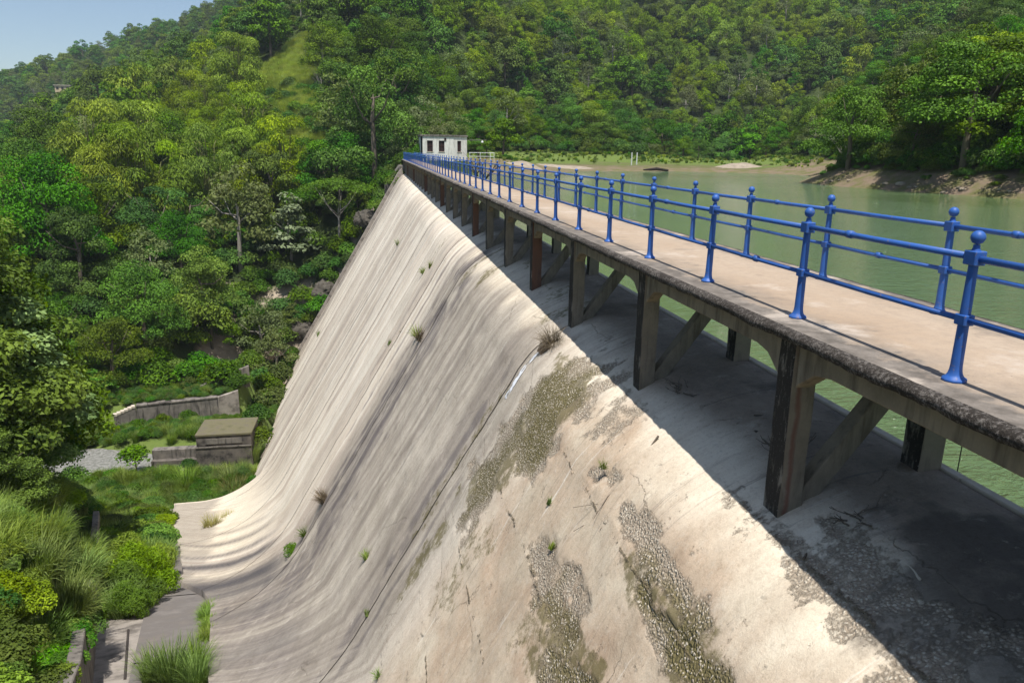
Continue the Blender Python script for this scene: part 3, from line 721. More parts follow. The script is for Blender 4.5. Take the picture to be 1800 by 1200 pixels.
# ------------------------------------------------------------------ blue railings
SP = 2.1733; PY0 = 4.635
postm = MB().lathe([(.088, 0), (.09, .012), (.086, .022), (.066, .034), (.054, .055), (.047, .085), (.044, .12), (.034, .90), (.034, .985), (.030, .993), (.024, 1.012), (.024, 1.03)], 10).mesh('post', smooth=True)
ball = MB().lathe([(.001, -.051), (.019, -.047), (.036, -.036), (.047, -.017), (.050, 0), (.047, .017), (.036, .036), (.019, .047), (.001, .051)], 14).mesh('finial_ball', smooth=True)
slv = MB().box((-.048, -.058, -.052), (.048, .058, .052)).mesh('rail_sleeve', bevel=.006)
slv2 = MB().box((-.045, -.052, -.04), (.045, .052, .04)).mesh('rail_sleeve', bevel=.006)
railT = MB().tube([(0, .03, 0), (0, SP*.5, -.004), (0, SP-.03, 0)], .026, 10).mesh('top_rail', smooth=True)
railL = MB().tube([(0, .03, 0), (0, SP*.5, -.005), (0, SP-.03, 0)], .0225, 10).mesh('lower_rail', smooth=True)
coup = MB().tube([(0, -.035, 0), (0, .035, 0)], .036, 10).mesh('coupling', smooth=True)
def railing(x, label, n0, n1, seed):
    r = empty('blue_railing', (x, 60, 0)); tag(r, label, 'railing', 'blue railings of the walkway')
    rng = random.Random(seed)
    for i in range(n0, n1):
        y = PY0+SP*i-60
        p = link('post', postm, M['blue'], r); p.location = (0, y, 0)
        p.rotation_euler = (rng.uniform(-.012, .012), rng.uniform(-.012, .012), rng.uniform(0, 6))
        b = link('finial_ball', ball, M['blue'], p); b.location = (0, 0, 1.083)
        if i < 22:
            a = link('rail_sleeve', slv, M['blue'], p); a.location = (0, 0, .935); a.rotation_euler.z = -p.rotation_euler.z
            a = link('rail_sleeve', slv2, M['blue'], p); a.location = (0, 0, .475); a.rotation_euler.z = -p.rotation_euler.z
        if i < n1-1:
            a = link('top_rail', railT, M['blue'], r); a.location = (0, y, .935+rng.uniform(-.006, .006))
            c = link('lower_rail', railL, M['blue'], r); c.location = (0, y, .475+rng.uniform(-.006, .006))
            if i < 14 and i % 2 == 0:
                q = link('coupling', coup, M['blue'], a); q.location = (0, SP*rng.uniform(.5, .75), 0)
            if i < 14 and i % 3 == 1:
                q = link('coupling', coup, M['blue'], c); q.location = (0, SP*rng.uniform(.2, .75), 0)
    return r
railing(4.255, 'blue pipe railing with ball finials on the downstream edge of the walkway', -4, 56, 3)
railing(5.9155, 'blue pipe railing with ball finials on the reservoir edge of the walkway', -4, 56, 4)
# ------------------------------------------------------------------ gatehouse at the far end
gh = empty('gatehouse', (11, 130, 0)); tag(gh, 'small flat-roofed white gatehouse with stained walls at the far end of the walkway', 'building')
def at(o, r): o.location = (o.location[0]-r.location[0], o.location[1]-r.location[1], o.location[2]-r.location[2]); o.parent = r; return o
plan = [(7.3, 128), (12.75, 128), (15.2, 129.3), (15.2, 134.5), (7.3, 134.5)]
# walls with real window openings: front wall pieces around openings
def wall_open(p, q, z0, z1, opens, th=.25):
    """vertical wall from p to q with rectangular openings (s0,s1,za,zb) along its run"""
    p = Vector((*p, 0)); q = Vector((*q, 0)); d = (q-p); L = d.length; d.normalize(); nrm = Vector((d.y, -d.x, 0))
    mb = MB()
    cuts = sorted(set([0, L]+[o[0] for o in opens]+[o[1] for o in opens]))
    def piece(a, b, za, zb_):
        A = p+d*a; B = p+d*b
        v = [A, B, B-nrm*th, A-nrm*th]
        mb.add([(*x.xy, za) for x in v]+[(*x.xy, zb_) for x in v], [(0, 3, 2, 1), (4, 5, 6, 7), (0, 1, 5, 4), (1, 2, 6, 5), (2, 3, 7, 6), (3, 0, 4, 7)])
    for a, b in zip(cuts[:-1], cuts[1:]):
        o = [w for w in opens if w[0] <= a+1e-6 and w[1] >= b-1e-6]
        if o: piece(a, b, z0, o[0][2]); piece(a, b, o[0][3], z1)
        else: piece(a, b, z0, z1)
    return mb, p, d, nrm, L
def window(mb, p, d, nrm, o, parent, bars=1):
    a, b, za, zb_ = o
    fr = MB()
    def P3(s, z, dep): x = p+d*s-nrm*dep; return (x.x, x.y, z)
    for s0, s1, z0, z1 in ((a, a+.07, za, zb_), (b-.07, b, za, zb_), (a+.07, b-.07, za, za+.07), (a+.07, b-.07, zb_-.07, zb_), ((a+b)/2-.03, (a+b)/2+.03, za+.07, zb_-.07), (a+.07, b-.07, (za+zb_)/2-.03, (za+zb_)/2+.03)):
        v = [P3(s0, z0, .12), P3(s1, z0, .12), P3(s1, z0, .18), P3(s0, z0, .18)]
        w = [P3(s0, z1, .12), P3(s1, z1, .12), P3(s1, z1, .18), P3(s0, z1, .18)]
        fr.add(v+w, [(0, 3, 2, 1), (4, 5, 6, 7), (0, 1, 5, 4), (1, 2, 6, 5), (2, 3, 7, 6), (3, 0, 4, 7)])
    f = fr.build('window', M['frame']); at(f, parent)
    pn = MB(); v = [P3(a, za, .16), P3(b, za, .16), P3(b, zb_, .16), P3(a, zb_, .16), P3(a, za, .165), P3(b, za, .165), P3(b, zb_, .165), P3(a, zb_, .165)]
    pn.add(v, [(0, 1, 2, 3), (7, 6, 5, 4), (0, 4, 5, 1), (1, 5, 6, 2), (2, 6, 7, 3), (3, 7, 4, 0)])
    g = pn.build('pane', M['dark']); g.parent = f
    si = MB(); v = [P3(a-.08, za-.10, -.06), P3(b+.08, za-.10, -.06), P3(b+.08, za-.10, .0), P3(a-.08, za-.10, .0)]
    w = [(x, y, za-.01) for x, y, z in v]
    si.add(v+w, [(0, 3, 2, 1), (4, 5, 6, 7), (0, 1, 5, 4), (1, 2, 6, 5), (2, 3, 7, 6), (3, 0, 4, 7)])
    g = si.build('sill', M['kerb']); g.parent = f
for i in range(len(plan)):
    p, q = plan[i], plan[(i+1) % len(plan)]
    ops = [(1.02, 1.98, 1.25, 3.05), (2.98, 3.94, 1.25, 3.05)] if i == 0 else ([(.8, 1.6, 1.25, 3.05)] if i == 1 else [])
    mb, pv, dv, nv, L = wall_open(p, q, -.8, 3.72, ops)
    w = mb.build('wall', M['housewall']); at(w, gh)
    for o in ops: window(mb, pv, dv, nv, o, gh)
cx = sum(x for x, y in plan)/5; cyy = sum(y for x, y in plan)/5
rf = MB().prism([(cx+(x-cx)*1.045, cyy+(y-cyy)*1.045) for x, y in plan], 3.70, 3.98, 'z').build('roof_slab', M['oldwall'], bevel=.03); at(rf, gh)
st = MB().box((11.2, 127.93, 3.02), (11.55, 127.99, 3.5)).build('wall_bracket', M['dark']); at(st, gh)
# lamp arm beside the gatehouse
lp = empty('arm_lamp', (15.25, 130, 3.2)); tag(lp, 'thin horizontal lamp arm with small white lamp sticking out of the gatehouse', 'lamp')
b = MB().tube([(15.2, 130, 3.2), (18.6, 129.6, 3.25)], .06, 6).build('arm', M['oldwall']); at(b, lp)
b = MB().lathe([(.05, 0), (.2, -.12), (.22, -.3), (.05, -.36)], 10, (17.9, 129.7, 3.15)).build('lamp_head', M['white']); at(b, lp)
# white guard rail on the platform
wr = empty('white_guard_rail', (17.4, 127, -.4)); tag(wr, 'white pipe guard rail on the platform beside the gatehouse', 'railing')
for z in (.55, 1.15): at(MB().tube([(15.3, 127, z), (19.6, 127, z)], .045, 6).build('rail', M['white']), wr)
for x in (15.4, 17.2, 18.9, 19.55): at(MB().tube([(x, 127, -.6), (x, 127, 1.15)], .045, 6).build('post', M['white']), wr)
pf = MB().box((15.25, 126.6, -.9), (19.8, 130.5, -.45)).build('platform_slab', M['oldwall'], bevel=.03); tag(pf, 'concrete platform slab under the white guard rail beside the gatehouse', 'platform')
for i, x in enumerate((15.6, 19.3)):
    o = MB().box((x, 126.8, -4.5), (x+.4, 127.2, -.902)).build('platform_pier', M['oldwall'], pf)
# masonry wall and marker post past the dam end
mw = empty('masonry_wall', (1.5, 151, -1)); tag(mw, 'low dark masonry wall past the far end of the dam', 'wall')
rng = random.Random(5)
for c in range(5):
    x = -2.2+(.35 if c % 2 else 0)
    while x < 3.3:
        w = rng.uniform(.6, 1.0); o = MB().box((x, 150.8+rng.uniform(-.03, .03), -1.4+c*.42), (min(x+w, 3.5), 151.4, -1.4+c*.42+.40)).build('stone', M['oldwall'], bevel=.03); at(o, mw); x += w+.03
mp = MB().lathe([(.16, 0), (.16, 2.1), (.13, 2.2)], 8, (2.9, 156, -.6)).build('marker_post', M['kerb']); tag(mp, 'short pale concrete marker post in grass behind the dam end', 'post')
ab = MB().prism([(1.0, -6), (5.5, -6), (5.5, -.9), (3.4, -.9), (2.2, -2.6), (1.0, -4.2)], 119.2, 126.5, 'y').build('abutment_block', M['oldwall'], bevel=.04); tag(ab, 'stepped concrete abutment block under the far end of the walkway', 'abutment')
# end wall rising beside the spillway at the far abutment
tw = []
for k, (x, z) in enumerate([(3.6, -2.2), (2.9, -3.0), (0, -7.9), (-4, -14.6), (-8, -21.3), (-12, -28), (-15.5, -33.8)]): tw.append((x, z))
tp = [(x+.05, z+.95) for x, z in tw]+[(x+.6, z-1.2) for x, z in reversed(tw)]
o = MB().prism(tp, 117.0, 118.4, 'y').build('side_training_wall', M['face'] if False else M['palefloor'], bevel=.03); tag(o, 'pale sloping side wall closing the far edge of the spillway', 'wall')

# ------------------------------------------------------------------ valley works below the dam
rw = empty('retaining_wall', (-25, 86.5, -30)); tag(rw, 'weathered grey retaining wall with stepped coping across the valley floor', 'wall')
A, B, D_ = (-30.4, 85.1), (-28.3, 86.0), (-19.7, 87.9)
def wallrun(p, q, z0, z1, th, name, mat, root, bevel=.03):
    p = Vector((*p, 0)); q = Vector((*q, 0)); d = (q-p).normalized(); n = Vector((d.y, -d.x, 0))
    v = [p, q, q-n*th, p-n*th]
    zz = z1 if isinstance(z1, tuple) else (z1, z1)
    o = MB().add([(*x.xy, z0) for x in v]+[(v[0].x, v[0].y, zz[0]), (v[1].x, v[1].y, zz[1]), (v[2].x, v[2].y, zz[1]), (v[3].x, v[3].y, zz[0])], [(0, 3, 2, 1), (4, 5, 6, 7), (0, 1, 5, 4), (1, 2, 6, 5), (2, 3, 7, 6), (3, 0, 4, 7)]).build(name, mat, bevel=bevel)
    return at(o, root)
wallrun(A, B, -31.5, (-28.2, -27.45), 1.5, 'wall_body', M['oldwall'], rw)
wallrun((-28.28, 86.01), D_, -31.5, -27.45, 1.5, 'wall_body', M['oldwall'], rw)
for i in range(6):
    t0, t1 = i/6, (i+1)/6
    p = (A[0]+(B[0]-A[0])*t0-.03, A[1]+(B[1]-A[1])*t0-.06); q = (A[0]+(B[0]-A[0])*t1-.03, A[1]+(B[1]-A[1])*t1-.06)
    wallrun(p, q, -28.22+.75*t0+.02, -28.06+.75*t1, .62, 'coping_stone', M['kerb'], rw, .02)
for i in range(7):
    t0, t1 = i/7, (i+1)/7
    p = (B[0]+(D_[0]-B[0])*t0+.01, B[1]+(D_[1]-B[1])*t0-.07); q = (B[0]+(D_[0]-B[0])*t1-.02, B[1]+(D_[1]-B[1])*t1-.07)
    wallrun(p, q, -27.44, -27.27, .64, 'coping_stone', M['darkwall'] if i in (1, 2) else M['oldwall'], rw, .02)
o = MB().add([(-19.72, 87.9, -31.5), (-17.5, 88.8, -31.5), (-17.5, 88.8, -26.9), (-19.72, 87.9, -27.35), (-19.85, 88.4, -31.5), (-17.6, 89.3, -31.5), (-17.6, 89.3, -26.9), (-19.85, 88.4, -27.35)], [(0, 1, 2, 3), (7, 6, 5, 4), (0, 4, 5, 1), (1, 5, 6, 2), (2, 6, 7, 3), (3, 7, 4, 0)]).build('return_wall', M['palefloor'], bevel=.03); at(o, rw)
uw = MB().add([(-22.5, 91.5, -28), (-16.9, 93.6, -28), (-16.9, 93.6, -25.2), (-22.5, 91.5, -27.0), (-22.6, 92, -28), (-17, 94.1, -28), (-17, 94.1, -25.2), (-22.6, 92, -27)], [(0, 1, 2, 3), (7, 6, 5, 4), (0, 4, 5, 1), (1, 5, 6, 2), (2, 6, 7, 3), (3, 7, 4, 0)]).build('upper_wall', M['oldwall'], bevel=.03)
tag(uw, 'rising upper wall behind the retaining wall on the valley floor', 'wall')
bl = empty('valve_house', (-16, 74, -30)); tag(bl, 'blackened concrete valve house with flat mossy roof at the toe of the dam', 'building')
at(MB().box((-18.6, 71.7, -31), (-13.3, 76, -27.1)).build('lower_wall', M['darkwall'], bevel=.04), bl)
at(MB().box((-18.5, 71.78, -27.095), (-13.3, 76, -26.05)).build('upper_wall', M['darkwall'], bevel=.04), bl)
at(MB().box((-18.56, 71.7, -26.045), (-13.2, 76.1, -25.8)).build('roof_slab', M['mossroof'], bevel=.04), bl)
at(MB().box((-17.6, 71.72, -26.85), (-14.2, 71.775, -26.3)).build('recessed_panel', M['oldwall']), bl)
at(MB().box((-18.62, 71.62, -27.2), (-13.3, 71.695, -27.08)).build('ledge', M['oldwall']), bl)
sw = empty('stilling_wall', (-21, 72, -30)); tag(sw, 'low dark stepped wall beside the valve house along the stream', 'wall')
at(MB().box((-22.9, 71.9, -31), (-18.62, 72.5, -28.4)).build('wall_body', M['darkwall'], bevel=.03), sw)
at(MB().box((-22.9, 72.52, -31), (-18.62, 73.4, -27.5)).build('wall_body', M['oldwall'], bevel=.03), sw)
at(MB().box((-23.1, 71.3, -31), (-18.3, 71.88, -29.25)).build('footing', M['palefloor'], bevel=.03), sw)
sp = np.array([[[-46, 70.4, -29.33], [-46, 78.5, -29.33]], [[-22.8, 70.6, -29.33], [-22.8, 78.5, -29.33]]], float)
t = NT('pale_stream_water'); ob = t.coord('Object'); a_ = t.noise(ob, 3, 5, .7)
t.fin(t.mix(t.ramp(a_, [(.4, 0.0), (.65, 1.0)]), (.13, .13, .11), (.33, .32, .30)), .35, t.bump(a_, .6, .05))
tag(link('stream_water', gridmesh('stream_water', sp, smooth=False), t.mat), kind='structure')
# apron slabs below the bucket lip (two courses of cast slabs), channel floor, training wall
def strip(name, f0, f1, y0, y1, dz, mat, n=10, th=None):
    ys = np.linspace(y0, y1, n)
    P = np.stack([np.stack([np.array([f0(y), f0(y)*.5+f1(y)*.5, f1(y)]), np.full(3, y), np.full(3, float(zlip(y))+dz)], -1) for y in ys])
    return link(name, gridmesh(name, P, smooth=False, flip=True), mat)
ap = empty('apron_slab', (-9, 30, -19)); tag(ap, 'dark grey stained apron slab below the spillway bucket', 'apron')
yj = [-4, 4, 12, 19.5, 24.5, 29.5, 34.6, 39, 45, 51, 61]
for i in range(len(yj)-1):
    o = strip('slab', lambda y: float(xlip(y))+.03, lambda y: float(xlip(y))-np.interp(y, [0, 22, 37, 61], [2.0, 2.6, 3.1, 3.6]), yj[i]+.02, yj[i+1]-.02, -.42-.03*(i % 2), M['apron'], 6); at(o, ap)
cf = strip('channel_floor', lambda y: float(xlip(y))-np.interp(y, [0, 22, 37, 61], [2.0, 2.6, 3.1, 3.6])+.05, lambda y: float(xwall(y))-.1, -4, 61, -.50, M['palefloor'], 30)
tag(cf, kind='structure')
trw = empty('training_wall', (-13, 32, -18)); tag(trw, 'narrow pale topped channel wall half buried in grass beside the apron', 'wall')
yy = np.linspace(0, 52, 19)
for i in range(18):
    y0, y1 = yy[i]+.015, yy[i+1]-.015
    x0, x1 = float(xwall(y0)), float(xwall(y1)); z0, z1 = float(zlip(y0))+1.5, float(zlip(y1))+1.5
    v = [(x0, y0, z0-3.2), (x1, y1, z1-3.2), (x1-.4, y1, z1-3.2), (x0-.4, y0, z0-3.2), (x0, y0, z0), (x1, y1, z1), (x1-.4, y1, z1), (x0-.4, y0, z0)]
    o = MB().add(v, [(3, 2, 1, 0), (4, 5, 6, 7), (0, 1, 5, 4), (1, 2, 6, 5), (2, 3, 7, 6), (3, 0, 4, 7)]).build('wall_section', M['kerb'] if 30 < y0 < 41 else M['oldwall'], bevel=.03); at(o, trw)
pp = MB().tube([(-9.0, 23.1, -15.85), (-10.9, 29.0, -17.95)], .045, 6).build('black_pipe', M['steel']); tag(pp, 'thin black pipe lying along the channel floor beside the apron', 'pipe')
sk = MB().bar((-8.95, 27.7, -17.86), (-8.05, 28.3, -17.98), .10, .05).build('white_plank', M['white']); tag(sk, 'white plank lying on the dark apron slab', 'plank')
# ------------------------------------------------------------------ far houses
def house(name, label, x, y, w, d, h, wallm, roofc, zoff=0):
    z = float(ground(x, y)[0])+zoff
    r = empty(name, (x, y, z)); tag(r, label, 'house')
    at2 = lambda o: (setattr(o, 'parent', r), o)[1]
    at2(MB().box((-w/2, -d/2, -6), (w/2, d/2, h)).build('wall', wallm))
    at2(MB().box((-w/2-.6, -d/2-.6, h+.002), (w/2+.6, d/2+.6, h+.4)).build('roof_slab', roofc))
    for i in range(3):
        xx = -w/2+w*(i+.5)/3
        f = at2(MB().box((xx-.8, -d/2-.06, h*.35), (xx+.8, -d/2-.003, h*.8)).build('window', M['dark']))
M['yellowwall'] = m_plain('ochre_house_wall', (.55, .44, .27), .9, .15)
M['greywall'] = m_plain('grey_house_wall', (.45, .45, .44), .9, .15)
house('hillside_house', 'small ochre house half hidden among trees on the distant ridge', -217, 596, 10, 7, 4.2, M['yellowwall'], M['kerb'], 3.2)
house('hillside_house', 'pale grey flat-roofed house on the distant slope, nearer the bamboo', -152, 530, 11, 7, 3.2, M['greywall'], M['kerb'], 3.6)
house('hillside_house', 'tall pale grey house uphill of the flat-roofed one on the ridge', -167, 572, 8, 6, 6, M['greywall'], M['greywall'], 2.5)
# ------------------------------------------------------------------ small things on the far shore
for i, x in enumerate((53.6, 54.9)):
    o = MB().lathe([(.14, 0), (.12, 3.0)], 7, (x, 154.6+i*.4, -1.5)).build('shore_stake', M['white'])
    tag(o, ('left' if i == 0 else 'right')+' of the two thin white stakes on the grassy far shore', 'stake', 'white stakes on the far shore')
o = MB().tube([(50.5, 138.6, -1.75), (53, 138.0, -1.5), (55.5, 138.4, -1.8)], [.15, .3, .2], 7).build('stranded_log', M['dark']); tag(o, 'dark log stranded at the waterline of the far shore', 'log')
def heap(name, label, x, y, rx, ry, h, mat, seed, cat):
    n = 26; a = np.linspace(0, 2*np.pi, n); r = np.linspace(0, 1, 9)
    A_, R_ = np.meshgrid(a, r, indexing='ij')
    k = 1+.25*(fbm(np.cos(A_)*2+5, np.sin(A_)*2+5, seed)-.5)
    X = x+np.cos(A_)*R_*rx*k; Y = y+np.sin(A_)*R_*ry*k
    g = ground(X, Y)
    Z = g-.25+(h*(1-R_**1.6))*(.7+.6*fbm(X*.6, Y*.6, seed+2))
    return tag(link(name, gridmesh(name, np.stack([X, Y, Z], -1), flip=False), mat), label, cat)
heap('gravel_mound', 'pale gravel mound on the bare far shore', 71.5, 141, 6, 3, 1.2, M['rockm'], 4, 'mound')
heap('rocky_spur', 'bare rocky earth spur at the water edge past the gatehouse', 35, 143, 8, 4, 1.0, M['rockm'], 8, 'rock')
heap('rocky_spur', 'small tan rock hump where the shore meets the gatehouse platform', 25, 128, 4, 3, .9, M['rockm'], 12, 'rock')
# rocks along the right bank
rng = random.Random(8)
rockms = []
for k in range(4):
    bm = bmesh.new(); bmesh.ops.create_icosphere(bm, subdivisions=4, radius=1)
    for v in bm.verts:
        n = .45+.6*float(fbm(v.co.x*1.6+k*5, v.co.y*1.6+v.co.z*1.3, 90+k))+.5*float(fbm(v.co.x*4+v.co.z*3, v.co.y*4-v.co.z*3+k*9, 95+k, 5)); v.co *= n; v.co.z *= .6
    me = bpy.data.meshes.new('rock'); bm.to_mesh(me); bm.free(); rockms.append(me)
for i in range(16):
    y = rng.uniform(52, 84); x = float(np.interp(y, [52, 56, 68, 84], [55.6, 55, 53.4, 53.2]))+rng.uniform(.1, 1.2)
    o = link('shore_rock', rockms[i % 4], M['rockm']); s_ = rng.uniform(.15, .4)
    o.location = (x, y, float(ground(x, y)[0])+.05); o.scale = (s_*1.4, s_, s_); o.rotation_euler.z = rng.uniform(0, 6)
    tag(o, 'brown rock lying along the waterline below the right bank trees', 'rock', 'rocks on the right bank')
# rock outcrops at the far abutment
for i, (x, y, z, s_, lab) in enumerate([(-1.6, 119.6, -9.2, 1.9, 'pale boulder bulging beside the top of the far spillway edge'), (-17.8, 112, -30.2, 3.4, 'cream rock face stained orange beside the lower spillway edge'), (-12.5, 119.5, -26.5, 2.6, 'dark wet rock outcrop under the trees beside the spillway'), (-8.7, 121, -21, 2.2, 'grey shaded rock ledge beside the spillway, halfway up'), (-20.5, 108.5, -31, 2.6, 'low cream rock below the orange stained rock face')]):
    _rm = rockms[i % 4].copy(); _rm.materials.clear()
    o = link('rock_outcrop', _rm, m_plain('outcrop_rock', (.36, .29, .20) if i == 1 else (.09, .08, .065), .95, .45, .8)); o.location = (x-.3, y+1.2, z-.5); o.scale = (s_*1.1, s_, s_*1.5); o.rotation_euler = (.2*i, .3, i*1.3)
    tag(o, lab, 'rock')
# driftwood pile against the dam
def branchy(mb, p, d, L, r, depth, rng, spread=.7):
    pts = [Vector(p)]; rad = [r]
    dd = Vector(d).normalized()
    for k in range(4):
        dd = (dd+Vector((rng.uniform(-.25, .25), rng.uniform(-.25, .25), rng.uniform(-.2, .25)))).normalized()
        pts.append(pts[-1]+dd*L/4); rad.append(max(r*(1-.2*(k+1)), .004))
    mb.tube(pts, rad, 5)
    if depth > 0:
        for k in range(rng.randint(2, 4)):
            i = rng.randint(1, 4)
            nd = (dd+Vector((rng.uniform(-1, 1), rng.uniform(-1, 1), rng.uniform(-.5, 1)))*spread).normalized()
            branchy(mb, pts[i], nd, L*rng.uniform(.45, .7), rad[i]*.7, depth-1, rng, spread)
rng = random.Random(11)
for i, (x, y, lab) in enumerate([(11, 90, 'tangle of dark driftwood branches floating by the dam near the gatehouse'), (13.5, 97, 'bare forked driftwood snag in the water below the gatehouse'), (9.5, 80, 'small dark driftwood branch floating against the crest')]):
    mb = MB()
    for k in range(5 if i == 0 else 2): branchy(mb, (x+rng.uniform(-1.5, 1.5), y+rng.uniform(-1.5, 1.5), -2.0), (rng.uniform(-1, 1), rng.uniform(-.6, .6), rng.uniform(.3, 1.0)), rng.uniform(2, 3.4) if i < 2 else 1.4, .12, 2, rng)
    tag(mb.build('driftwood', M['dark']), lab, 'driftwood')
# debris caught on the ogee under the walkway
def ogp(x, y, dz=0): return (x, y, og_z(x)+dz)
deb = [((4.55, 10.1), 'small root clump caught at the foot of the second brace from the front', .2), ((4.75, 7.4), 'heap of dry sticks lying under the walkway behind the nearest column', .26), ((4.6, 5.9), 'dark rag of roots at the foot of the nearest brace', .16), ((3.72, 14.9), 'dry brown bush lying over the crest where water leaks', .0)]
for (x, y), lab, s_ in deb[:3]:
    mb = MB()
    for k in range(9): branchy(mb, ogp(x+rng.uniform(-.15, .15), y+rng.uniform(-.2, .2), .03), (rng.uniform(-1, 1), rng.uniform(-1, 1), rng.uniform(-.05, .2)), s_*rng.uniform(.6, 1.2), .012, 1, rng, .5)
    tag(mb.build('stick_debris', M['wood']), lab, 'sticks')
for x, y, a, L, lab in [(3.95, 5.75, .9, .34, 'short dark stick lying on exposed pebbles below the nearest column'), (4.5, 4.9, 1.2, .15, 'pale splinter of wood on the shaded crest'), (4.7, 8.2, .4, .3, 'thin dry twig on the shaded crest between the two nearest bents'), (4.9, 8.6, .2, .26, 'second thin twig on the shaded crest beside the upstream edge')]:
    mb = MB(); branchy(mb, ogp(x, y, .02), (math.cos(a), math.sin(a), -.15), L, .014, 1, rng, .25)
    tag(mb.build('stick', M['wood'] if 'pale' not in lab else M['kerb']), lab, 'stick')
mb = MB(); branchy(mb, (3.78, 9.15, -2.22), (-.72, .12, -.62), 1.5, .016, 2, rng, .25)
tag(mb.build('trailing_vine', M['wood']), 'dry vine stem trailing down the face from the crest shadow', 'vine')
# hanging cable
cb = MB().tube([(6.16, 6.45, -.14), (6.165, 6.45, -1.0), (6.16, 6.45, -2.1)], .006, 5).build('hanging_cable', M['steel']); tag(cb, 'thin steel cable hanging from the walkway into the water', 'cable')
# leaking water on the face
t = NT('white_leak_water'); ob = t.coord('Object'); a_ = t.noise(t.mapg(ob, (3, 14, 3)), 2, 4, .6)
t.fin(t.mix(a_, (.45, .47, .50), (.80, .82, .85)), .3, t.bump(a_, .8, .02)); t.ln(t.ramp(a_, [(.40, 0.0), (.56, 1.0)]), t.b.inputs['Alpha'])
mb = MB()
pr = [(3.34, 15.05, .01), (3.2, 15.06, .02), (3.05, 15.08, .025), (2.9, 15.09, .025), (2.76, 15.1, .02), (2.62, 15.12, .01)]
vv = []; ff = []
for i, (x, y, h) in enumerate(pr):
    z = (PROF_Z0-(2.94-x)/PROF_M) if x < 2.94 else og_z(x) if x > 3.4 else float(np.interp(x, [2.94, 3.15, 3.4], [-3.1, -2.81, -2.55]))
    w = (.02, .035, .035, .05, .07, .09)[i]
    for s_, hh in ((-1, -.01), (-.5, h), (0, h*1.5), (.5, h), (1, -.01)): vv.append((x-.857*(hh+.015), y+w*s_, z+.515*(hh+.015)))
for i in range(len(pr)-1):
    for k in range(4): ff.append((i*5+k, i*5+k+1, i*5+6+k, i*5+5+k))
tag(mb.add(vv, ff).build('water_leak', t.mat, smooth=True), 'white trickle of water leaking down the dam face below the dry bush', 'water leak')
# ------------------------------------------------------------------ vegetation
def nrmz(a): return a/np.maximum(np.linalg.norm(a, axis=-1, keepdims=True), 1e-6)
def leaves_mesh(name, pos, nrm, ax, L, Wd, tint, mat):
    ax = nrmz(ax-nrm*(ax*nrm).sum(-1, keepdims=True)); sd = np.cross(nrm, ax)
    L = np.asarray(L).reshape(-1, 1); Wd = np.asarray(Wd).reshape(-1, 1)
    v = np.stack([pos-ax*L*.5, pos+ax*L*.02+sd*Wd*.5+nrm*Wd*.12, pos+ax*L*.5, pos+ax*L*.02-sd*Wd*.5+nrm*Wd*.12], 1).reshape(-1, 3)
    n = len(pos); q = np.arange(n*4).reshape(n, 4)
    me = npmesh(name, v, q); fattr(me, 'tint', np.repeat(np.clip(tint, 0, 1), 4)); me.materials.append(mat)
    return me
def cloud(name, seed, bl, n, L, Wd, mat, up=.35, jit=.42, droop=0, low=-.22, shell=.70):
    rs = np.random.RandomState(seed)
    c = np.array([b[0] for b in bl], float); r = np.array([b[1] for b in bl], float); sc = np.array([b[2] if len(b) > 2 else (1, 1, .8) for b in bl], float)
    k = rs.choice(len(bl), n*2, p=r**2/(r**2).sum())
    d = nrmz(rs.normal(size=(n*2, 3))); keep = d[:, 2] > low+rs.uniform(-.25, .25, n*2)
    k = k[keep][:n]; d = d[keep][:n]; n = len(k)
    bt = rs.uniform(0, 1, len(bl))
    rr = shell+(1.06-shell)*np.sqrt(rs.uniform(size=n))
    rr = rr*(1+.16*np.sin(d[:, 0]*7+bt[k]*20)*np.sin(d[:, 1]*6+bt[k]*9)*np.cos(d[:, 2]*5))
    pos = c[k]+d*(r[k]*rr)[:, None]*sc[k]
    nr = nrmz(d*.75+rs.normal(size=(n, 3))*jit+np.array([0, 0, up]))
    ax = rs.normal(size=(n, 3))*(.35 if droop else 1)
    if droop < 0: nr = nrmz(d+rs.normal(size=(n, 3))*.6)
    if droop: ax = ax+np.stack([d[:, 0], d[:, 1], 0*d[:, 0]], -1)*.7+np.array([0, 0, -droop])
    tint = .45*bt[k]+.55*rs.uniform(size=n)
    return leaves_mesh(name, pos, nr, ax, L*rs.uniform(.65, 1.3, n), Wd*rs.uniform(.7, 1.25, n), tint, mat)
def tree_blobs(seed, Rr, H, nb, flat=.75, low=.38):
    rs = np.random.RandomState(seed); out = []
    for i in range(int(nb*1.7)):
        a = rs.uniform(0, 6.283); q = math.sqrt(rs.uniform(0, 1)); h = low+(1-low)*(1-q*q)*rs.uniform(.55, 1.0)+rs.uniform(-.04, .04)
        rb = Rr*rs.uniform(.19, .33)
        out.append(((Rr*.84*q*math.cos(a), Rr*.84*q*math.sin(a), H*h-rb*.6), rb, (1.1, 1.1, flat*.85)))
    return out
